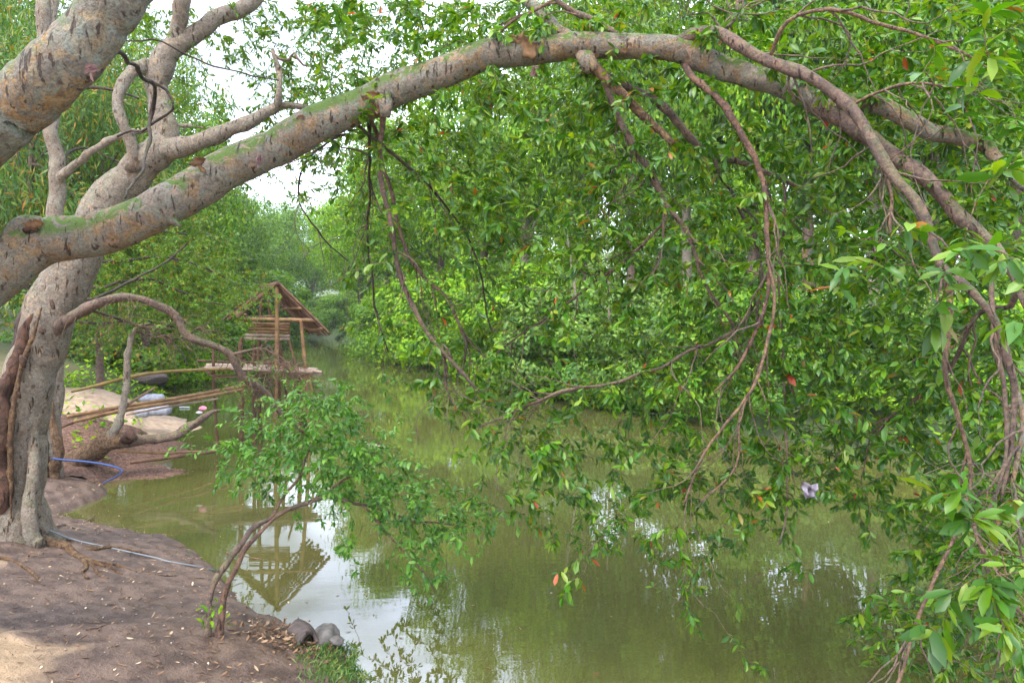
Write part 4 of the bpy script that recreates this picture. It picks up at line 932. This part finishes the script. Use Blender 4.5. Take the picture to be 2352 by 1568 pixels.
leaf_geo(gg, np.stack([x, y, z + rng.uniform(0, .04, n)], -1), np.c_[rng.normal(0, 1, (n, 2)), rng.normal(.1, .25, n)], np.c_[rng.normal(0, .5, (n, 2)), np.ones(n)], rng.uniform(.03, .08, n), rng.uniform(.012, .026, n), True, droop=-.15)
tag(gg.build('leaf_litter', M_LITTER), 'scattered dry leaves and bark bits on the bare soil', 'leaf litter', kind='stuff')
gg = Geo(); x, y, z, dd = scatter(2600, (-8.5, 0), (2.8, 12.5)); n = len(x)
oc = np.array([(1, 0, 0), (0, 1, 0), (-1, 0, 0), (0, -1, 0), (0, 0, .7), (0, 0, -.7)]); of = np.array([(0, 1, 4), (1, 2, 4), (2, 3, 4), (3, 0, 4), (1, 0, 5), (2, 1, 5), (3, 2, 5), (0, 3, 5)])
s_ = rng.uniform(.004, .013, n)[:, None, None]; V_ = np.stack([x, y, z + .002], -1)[:, None] + (oc[None] + rng.normal(0, .2, (n, 6, 3))) * s_
gg.add(V_, [(np.arange(n)[:, None, None] * 6 + of[None]).reshape(-1, 3)], 0, np.repeat(rng.random(n), 8))
tag(gg.build('pebbles', M_PEB), 'tiny pale pebbles and shell bits scattered on the soil', 'pebbles', kind='stuff')

gg = Geo()
x, y, z, dd = scatter(420, (-8.5, -.5), (2.8, 12.5), -.02)
for a_, b_, c_ in zip(x, y, z):
    L_ = rng.uniform(.04, .3) * rng.uniform(.4, 1); an = rng.uniform(0, 6.28); n_ = 5; t_ = np.linspace(0, 1, n_)
    px_ = a_ + np.cos(an) * L_ * t_ + rng.normal(0, .006, n_); py_ = b_ + np.sin(an) * L_ * t_ + rng.normal(0, .006, n_)
    tube(gg, np.c_[px_, py_, np.maximum(0, ground_z(px_, py_)) + .004 + rng.uniform(0, .006, n_), np.full(n_, rng.uniform(.0015, .005))], 4, cap=False)
tag(gg.build('fallen_twigs', B_TAN), 'small broken twigs lying on the soil', 'twigs', kind='stuff')
gg = Geo(); n = 9000; x = rng.uniform(-9, 6, n); y = rng.uniform(5, 30, n); dd = shore_dist(x, y); k = (dd < -.02) & (rng.random(n) < np.exp(dd * .9) * .35 + .012); x, y = x[k], y[k]; n = len(x)
leaf_geo(gg, np.c_[x, y, np.full(n, .004)], np.c_[rng.normal(0, 1, (n, 2)), np.zeros(n)], np.c_[rng.normal(0, .05, (n, 2)), np.ones(n)], rng.uniform(.02, .07, n), rng.uniform(.01, .022, n), True, droop=-.02)
tag(gg.build('floating_leaves', M_LITTER), 'dead leaves floating on the river near the bank', 'floating leaves', kind='stuff')

def grass(name, x, y, z, h, label, mat=M_GRASS, width=.007, lean=.5):
    n = len(x); gg = Geo()
    leaf_geo(gg, np.stack([x, y, z - .005], -1), np.c_[rng.normal(0, lean, (n, 2)), np.ones(n)], rng.normal(0, 1, (n, 3)) + [0, -.5, 0], h, width, True, droop=.3)
    return tag(gg.build(name, mat), label, 'grass', kind='stuff')
c1 = ghit(780, 1530); n = 1500
x = c1[0] + rng.normal(0, .16, n) + .02; y = c1[1] + rng.normal(0, .28, n); dd = shore_dist(x, y); k = (dd > -.05) & (dd < .5); x, y, dd = x[k], y[k], dd[k]
grass('grass', x, y, np.maximum(0, ground_z(x, y, dd)), rng.uniform(.03, .09, len(x)), 'low green grass tuft on the sandy corner of the bank by the stones', M_GRASS, .010, .9)
x, y, z, dd = scatter(900, (-8, -1), (4, 12), .02, .35)
grass('grass', x, y, z, rng.uniform(.02, .07, len(x)), 'sparse grass blades along the near waterline')

# ============================== background vegetation
def crown_geo(rs, nclump, rad, leaves, L, W, base_z, shape='round', near=False):
    """foliage clumps spread through an uneven crown, unit crown centred at 0"""
    gg = Geo(); c = []
    while len(c) < nclump:
        p = rs.uniform(-1, 1, 3); r = np.linalg.norm(p)
        if r > 1 or r < .35: continue
        if shape == 'dome' and p[2] < -.15: continue
        c.append(p * np.array(rad))
    c = np.array(c); cr = rs.uniform(.16, .34, nclump) * min(rad) * 1.1
    P_, N_ = [], []
    per = leaves // nclump
    for ci, ri in zip(c, cr):
        n = int(per * rs.uniform(.6, 1.5)); d_ = unit(rs.normal(0, 1, (n, 3))); d_[:, 2] *= .75
        rr = ri * rs.uniform(.55, 1.08, n) ** .6 * (1 + .25 * np.sin(d_[:, 0] * 5 + ri * 9))
        P_.append(ci + d_ * rr[:, None]); N_.append(d_ + unit(ci)[None] * .5)
    P_ = np.vstack(P_); N_ = np.vstack(N_); n = len(P_)
    dr = np.cross(N_, rs.normal(0, 1, (n, 3))) + np.array([0, 0, -.5]) + N_ * .25
    leaf_geo(gg, P_, dr, N_ + np.array([0, 0, .6]) + rs.normal(0, .35, (n, 3)), rs.uniform(.7, 1.3, n) * L, rs.uniform(.7, 1.3, n) * W, near, tint=rs.random(n))
    return gg, c

def trunk_geo(rs, h, r, lean, tips):
    gg = Geo(); top = np.array([lean[0], lean[1], h])
    pts = [(0, 0, -.3, r * 1.35), (0, 0, .3, r * 1.05), (lean[0] * .3 + rs.normal(0, .1), lean[1] * .3, h * .4, r * .8), (lean[0] * .7, lean[1] * .7 + rs.normal(0, .15), h * .72, r * .55), (*top, r * .2)]
    sp = smooth_path(pts, .3); tube(gg, sp, 9, 0, .12)
    for t in tips:
        a_ = sp[rs.integers(len(sp) // 3, len(sp) - 1)]; c_ = bez(a_[:3], t, (0, 0, .3), 7, .05); tube(gg, np.c_[c_, np.linspace(a_[3] * .45, .015, 7)], 5, cap=False)
    return gg

TREE_MESH = {}
def tree_mesh(kind, variant, mat):
    key = (kind, variant, mat.name)
    if key in TREE_MESH: return TREE_MESH[key]
    rs = np.random.default_rng(hash_(key))
    if kind == 'tree':
        gg, c = crown_geo(rs, 58, (3.6, 3.6, 3.6), 20000, .19, .085, 0)
        for V_ in gg.V: V_ += np.array([0, 0, 6.8])
        tg_ = trunk_geo(rs, 8.5, .22, rs.normal(0, .6, 2), c[:22] * .9 + np.array([0, 0, 6.8]))
    elif kind == 'feather':
        gg, c = crown_geo(rs, 75, (3.6, 3.6, 4.4), 20000, .26, .05, 0)
        for V_ in gg.V: V_ += np.array([0, 0, 6.0])
        tg_ = trunk_geo(rs, 9, .16, rs.normal(0, .5, 2), c[:26] + np.array([0, 0, 6.0]))
    elif kind == 'bush':
        gg, c = crown_geo(rs, 34, (1.6, 1.5, 1.5), 9000, .12, .065, 0, 'dome')
        for V_ in gg.V: V_ += np.array([0, 0, .35])
        tg_ = trunk_geo(rs, 1.2, .05, rs.normal(0, .2, 2), c[:16] * .9 + np.array([0, 0, .35]))
    elif kind == 'vine_bush':
        gg, c = crown_geo(rs, 60, (2.4, 2.2, 3.2), 20000, .13, .10, 0, 'dome')
        for V_ in gg.V: V_ += np.array([0, 0, .5])
        tg_ = trunk_geo(rs, 2.6, .08, rs.normal(0, .3, 2), c[:16] * .9 + np.array([0, 0, .5]))
    bark = B_BROWN if kind != 'tree' else (B_PALE if variant == 1 else B_BROWN)
    TREE_MESH[key] = (gg.mesh(kind + '_crown', mat), tg_.mesh(kind + '_trunk', bark)); return TREE_MESH[key]
def hash_(k): return sum(ord(c) * (i + 3) for i, c in enumerate(str(k))) % 100003
NAMES = {'tree': ('broadleaf_tree', 'tree', 'crown', 'trunk'), 'feather': ('feathery_tree', 'tree', 'crown', 'trunk'), 'bush': ('bush', 'bush', 'foliage', 'stem'), 'vine_bush': ('vine_covered_bush', 'bush', 'foliage', 'stem')}
def plant(kind, px, Yd, hpx, wscale, variant, mat, label, group=None):
    """hpx: photo row the top should reach"""
    X_ = (px - CX) / FP * Yd; gz = float(ground_z(X_, Yd)); gz = max(gz, 0)
    top = CH - (hpx - HZ) / FP * Yd; H = {'tree': 10.4, 'feather': 10.4, 'bush': 1.95, 'vine_bush': 3.9}[kind]
    s = max(.2, (top - gz) / H)
    nm = NAMES[kind]; me = tree_mesh(kind, variant, mat)
    r = empty(nm[0], (X_, Yd, gz - .05), label, nm[1], group); r.rotation_euler = (0, 0, random.uniform(0, 6.28)); r.scale = (s * wscale, s * wscale, s)
    for d_, n_ in zip(me, nm[2:]):
        o = bpy.data.objects.new(n_, d_); COL.objects.link(o); o.parent = r
    return r

GB = 'trees and bushes on the far right bank'; GL = 'trees and bushes on the left bank'; GF = 'trees at the distant river bend'
PL = [
 # left bank
 ('feather', 60, 17, -60, .62, 0, L_BAMBOO, 'tall dark feathery tree filling the upper left corner behind the slender trunk', GL),
 ('feather', 230, 19, 40, .6, 1, L_BAMBOO, 'dark feathery tree seen through the loop of the pale tree', GL),
 ('feather', -60, 22, -180, .6, 1, L_BAMBOO, 'tallest feathery tree at the left edge behind the pale limb', GL),
 ('tree', 90, 30, -150, .7, 2, L_MID, 'broad green tree filling the far upper left behind the feathery trees', GL),
 ('tree', 270, 36, 60, .7, 0, L_MID, 'airy green tree showing through the loop of the pale tree, farther back', GL),
 ('tree', 330, 26, 330, .85, 0, L_YELLOW, 'yellow green tree behind the fork of the pale tree', GL),
 ('tree', 390, 32, 130, .62, 2, L_MID, 'tall airy green tree behind the fork of the pale tree left of the sky gap', GL),
 ('tree', 400, 30, 500, .9, 2, L_YELLOW, 'round yellow green tree directly above the dark hanging branch', GL),
 ('tree', 130, 27, 420, .8, 1, L_DARK, 'dark green tree low behind the pale trunk', GL),
 ('tree', 420, 40, 560, 1.0, 0, L_MID, 'mid green tree just left of the hut roof', GL),
 ('bush', 250, 25.5, 700, 1.2, 0, L_YELLOW, 'yellowish bush above the bare slope on the left bank', GL),
 ('bush', 330, 29, 740, 1.2, 1, L_BRIGHT, 'bright green bush at the waterline right of the dark boulder', GL),
 ('bush', 375, 33, 745, 1.3, 0, L_MID, 'green bush at the waterline left of the hut stilts', GL),
 ('bush', 420, 38, 755, 1.3, 1, L_BRIGHT, 'light green bush seen behind the hut platform', GL),
 ('bush', 180, 28, 690, 1.5, 1, L_DARK, 'dark bush on the slope beside the slender trunk', GL),
 ('vine_bush', 470, 46, 690, 1.2, 0, L_MID, 'vine covered bush behind the left roof slope of the hut', GL),
 ('tree', 490, 58, 380, 1.0, 2, L_GREY, 'pale hazy tree above the hut on the left bank', GF),
 ('tree', 470, 66, 420, 1.0, 1, L_MID, 'tall tree left of the sky gap on the far left bank', GF),
 ('tree', 600, 80, 450, 1.0, 0, L_GREY, 'hazy pale tree directly above the hut ridge', GF),
 ('tree', 632, 100, 470, 1.0, 1, L_GREY, 'small looking far tree at the bend just right of the hut ridge', GF),
 ('tree', 560, 110, 455, 1.2, 2, L_MID, 'far rounded tree rising behind the hut ridge', GF),
 ('tree', 710, 118, 480, 1.1, 0, L_MID, 'distant tree at the end of the open water', GF),
 ('tree', 805, 98, 455, 1.0, 1, L_GREY, 'distant pale tree left of the first right bank tree', GF),
 ('vine_bush', 738, 114, 670, 1.8, 0, L_GREY, 'low hazy bush closing the far end of the river', GF),
 ('vine_bush', 636, 99, 680, 1.5, 1, L_MID, 'low far bush at the left waterline right behind the hut', GF),
 ('vine_bush', 806, 93, 660, 1.5, 0, L_MID, 'low far bush at the right side of the distant river end', GF),
 ('vine_bush', 545, 68, 590, 1.5, 1, L_MID, 'vine covered bush behind the ridge of the hut roof', GF),
 # right bank
 ('tree', 830, 75, 420, .95, 2, L_BRIGHT, 'light green tree where the right bank begins at the bend', GB),
 ('tree', 890, 60, 320, .9, 0, L_MID, 'mid green tree above the open water at the right bank', GB),
 ('vine_bush', 870, 66, 680, 1.3, 0, L_BRIGHT, 'bright bush hanging over the water at the river bend', GB),
 ('vine_bush', 915, 53, 650, 1.2, 1, L_MID, 'vine covered bush beside the dark gap at the right waterline', GB),
 ('vine_bush', 1000, 46, 600, 1.2, 0, L_BRIGHT, 'bright vine covered mound at the middle of the river view', GB),
 ('vine_bush', 1080, 41, 590, 1.2, 1, L_BRIGHT, 'bright green vine mound right of the drooping brown branch', GB),
 ('vine_bush', 1160, 36, 620, 1.2, 0, L_MID, 'green vine mound above the grassy spit', GB),
 ('vine_bush', 1240, 32, 600, 1.15, 1, L_BRIGHT, 'bright vine mound behind the thin diagonal branch', GB),
 ('bush', 1300, 28.5, 735, 1.3, 0, L_BRIGHT, 'low bright bush on the grassy spit', GB),
 ('vine_bush', 1320, 27, 610, 1.1, 0, L_GREY, 'silvery green bush near the pale bare trunks', GB),
 ('bush', 1420, 24, 760, 1.3, 1, L_DARK, 'dark low bush at the waterline right of the spit', GB),
 ('vine_bush', 1500, 23, 640, 1.1, 1, L_GREY, 'grey green bush with shiny leaves at mid right bank', GB),
 ('bush', 1600, 20.5, 790, 1.3, 0, L_MID, 'low green bush above the small red brown bank cut', GB),
 ('vine_bush', 1700, 20, 600, 1.0, 0, L_MID, 'green bush behind the three hanging stems', GB),
 ('bush', 1800, 18, 820, 1.4, 1, L_DARK, 'dark bush by the water below the red trunk', GB),
 ('vine_bush', 1900, 18.5, 640, 1.0, 1, L_DARK, 'dark green bush around the straight red brown trunk', GB),
 ('bush', 2020, 16.5, 840, 1.5, 0, L_BRIGHT, 'bright ground hugging bush at lower right bank', GB),
 ('vine_bush', 2120, 17, 620, 1.0, 0, L_GREY, 'silvery bush under the right hand foreground sprays', GB),
 ('bush', 2240, 15.5, 860, 1.6, 1, L_BRIGHT, 'bright low bush second from the right edge', GB),
 ('vine_bush', 2330, 16, 600, 1.1, 1, L_BRIGHT, 'tall bright bush at the right edge', GB),
 ('tree', 930, 54, 260, .9, 1, L_BRIGHT, 'bright tree above the vine mound in the centre', GB),
 ('tree', 1010, 50, 200, .85, 2, L_MID, 'mid green tree under the crest of the arching limb', GB),
 ('tree', 1110, 44, 140, .85, 0, L_BRIGHT, 'bright leafy tree under the broken stub branch', GB),
 ('tree', 1210, 40, 60, .7, 1, L_MID, 'green tree with pale trunk behind the central twigs', GB),
 ('tree', 1330, 36, -60, .6, 2, L_BRIGHT, 'light green tree between the stub and the red branch', GB),
 ('tree', 1450, 33, -160, .6, 0, L_DARK, 'dark green tree behind the dark forked branch', GB),
 ('tree', 1580, 30, -240, .55, 1, L_MID, 'tall green tree behind the red brown hanging branch', GB),
 ('tree', 1720, 28, -200, .55, 2, L_BRIGHT, 'light green tree behind the twisted hanging stems', GB),
 ('tree', 1860, 26, -330, .55, 0, L_DARK, 'tall dark tree right of the twisted hanging stems', GB),
 ('tree', 2010, 25, -300, .6, 1, L_MID, 'tall green tree behind the two descending limbs', GB),
 ('tree', 2160, 24, -260, .6, 2, L_BRIGHT, 'bright tall tree near the upper right corner', GB),
 ('tree', 2320, 23, -350, .6, 0, L_MID, 'tallest green tree in the upper right corner', GB),
]
for p_ in PL: plant(*p_)

# bare pale trunks among the right bank green and the straight red brown one
def bare(px, Yd, py0, w_, mat, label, lean=0):
    X_ = (px - CX) / FP * Yd; gz = max(0, float(ground_z(X_, Yd))); top = P(px + lean, py0, Yd)
    r = empty('bare_trunk', (X_, Yd, gz), label, 'tree', 'bare trunks on the right bank'); rr = w_ * .5 * Yd / FP
    gg = Geo(); m_ = (top + np.array([X_, Yd, gz])) / 2 + [rr * 1.5, 0, 0]
    tube(gg, smooth_path([(X_, Yd, gz - .2, rr * 1.2), (*m_, rr), (*top, rr * .6)], .3), 10, 0, .1); gg.build('trunk', mat, r)
    gg = Geo()
    for k in range(5):
        t = .45 + .1 * k; a_ = np.array([X_, Yd, gz]) * (1 - t) + top * t; b_ = a_ + [rng.normal(0, .9), rng.normal(0, .6), rng.uniform(.4, 1.2)]
        tube(gg, np.c_[bez(a_, b_, (0, 0, -.1), 6, .03), np.linspace(rr * .5, .01, 6)], 5, cap=False)
    gg.build('branch', mat, r)
bare(1846, 19.5, 560, 17, B_ROOT, 'straight reddish trunk standing in the right bank thicket')
bare(1345, 25, 520, 6, B_PALE, 'thin pale leaning trunk on the right bank, left one of the pale pair', -45)
bare(1395, 24.5, 540, 5, B_PALE, 'thin pale upright trunk on the right bank, right one of the pale pair')
bare(880, 53, 690, 8, B_DARK, 'short dark trunk at the waterline by the river bend')

# ground cover and bank grass, distant forest
def cover(name, n, xr, yr, dmin, dmax, L, W, mat, label, lean=.8, hh=(.2, 1)):
    x, y, z, dd = scatter(n, xr, yr, dmin, dmax); n = len(x); gg = Geo()
    keep = (np.sin(x * 1.1 + 3) + np.sin(y * .9) + rng.normal(0, .6, n)) > -1.1; x, y, z = x[keep], y[keep], z[keep]; n = len(x)
    hgt = rng.uniform(0, 1, n) ** 1.5 * hh[1] * (.6 + .4 * np.sin(x * 2.3) * np.sin(y * 1.7))
    leaf_geo(gg, np.stack([x, y, np.maximum(z, 0) + np.maximum(hgt, 0)], -1), np.c_[rng.normal(0, lean, (n, 2)), rng.normal(.3, .5, n)], np.c_[rng.normal(0, .5, (n, 2)), np.ones(n)], rng.uniform(.6, 1.3, n) * L, W, False)
    return tag(gg.build(name, mat), label, 'ground cover', kind='stuff')
cover('ground_cover', 90000, (-14, 16), (13, 60), 0, 3.5, .17, .08, L_BRIGHT, 'bright green creepers covering the right bank', hh=(0, .7))
cover('ground_cover', 60000, (-34, -8), (26, 110), 0, 4, .17, .08, L_MID, 'green creepers along the left far bank', hh=(0, .5))
x, y, z, dd = scatter(60000, (-8, 3), (27, 48), -.1, 1.2); 
grass('grass', x, y, np.maximum(z, 0), rng.uniform(.2, .6, len(x)), 'pale green grass on the spit at the right bank', L_BRIGHT, .03, .25)
c = []; rs = np.random.default_rng(77)
def far_clumps(n, xr, yr, dmin, rz):
    x = rs.uniform(*xr, n); y = rs.uniform(*yr, n); dd = shore_dist(x, y); k = dd > dmin; return x[k], y[k], ground_z(x[k], y[k], dd[k])
gg = Geo()
for (xr, yr, n, dm, h0, h1) in [((-150, -15), (118, 190), 420, 3, 1, 12), ((-60, -30), (110, 150), 60, 1.5, 0, 3), ((-75, -14), (45, 150), 240, 6, 2, 8), ((-25, 60), (45, 150), 480, 9, 2, 11), ((8, 60), (22, 60), 160, 7, 2, 10), ((-60, -14), (24, 60), 130, 5, 1.5, 5)]:
    x, y, z = far_clumps(n, xr, yr, dm, 0)
    for a_, b_, c_ in zip(x, y, z):
        m_ = 420; rr = rs.uniform(1.2, 2.6); ctr = np.array([a_, b_, c_ + rs.uniform(h0, h1)]); d_ = unit(rs.normal(0, 1, (m_, 3)))
        p_ = ctr + d_ * rr * np.array([1, 1, .8]) * rs.uniform(.7, 1.1, (m_, 1))
        leaf_geo(gg, p_, np.cross(d_, rs.normal(0, 1, (m_, 3))) + [0, 0, -.3], d_ + [0, 0, .5] + rs.normal(0, .3, (m_, 3)), rs.uniform(.3, .5, m_), rs.uniform(.15, .25, m_), False)
tag(gg.build('distant_forest', L_MID), 'mass of far green woodland behind both banks', 'forest', kind='stuff')

# ------------------------------------------------------------------ river haze
hb = Geo(); hv = [(x, y, z) for z in (-3.0, 45.0) for x, y in ((-445, -445), (445, -445), (445, 445), (-445, 445))]
hb.add(hv, [np.array([[0, 3, 2, 1], [4, 5, 6, 7], [0, 1, 5, 4], [1, 2, 6, 5], [2, 3, 7, 6], [3, 0, 4, 7]])])
hm = bpy.data.materials.new('haze'); hm.use_nodes = True; ht = hm.node_tree; ht.nodes.clear()
ho = ht.nodes.new('ShaderNodeOutputMaterial'); pv = ht.nodes.new('ShaderNodeVolumePrincipled')
pv.inputs['Color'].default_value = (.88, .93, 1, 1); pv.inputs['Density'].default_value = .0004; pv.inputs['Anisotropy'].default_value = .2
ht.links.new(pv.outputs[0], ho.inputs['Volume'])
tag(hb.build('haze', hm, smooth=False), 'thin pale river haze', 'haze', kind='stuff')
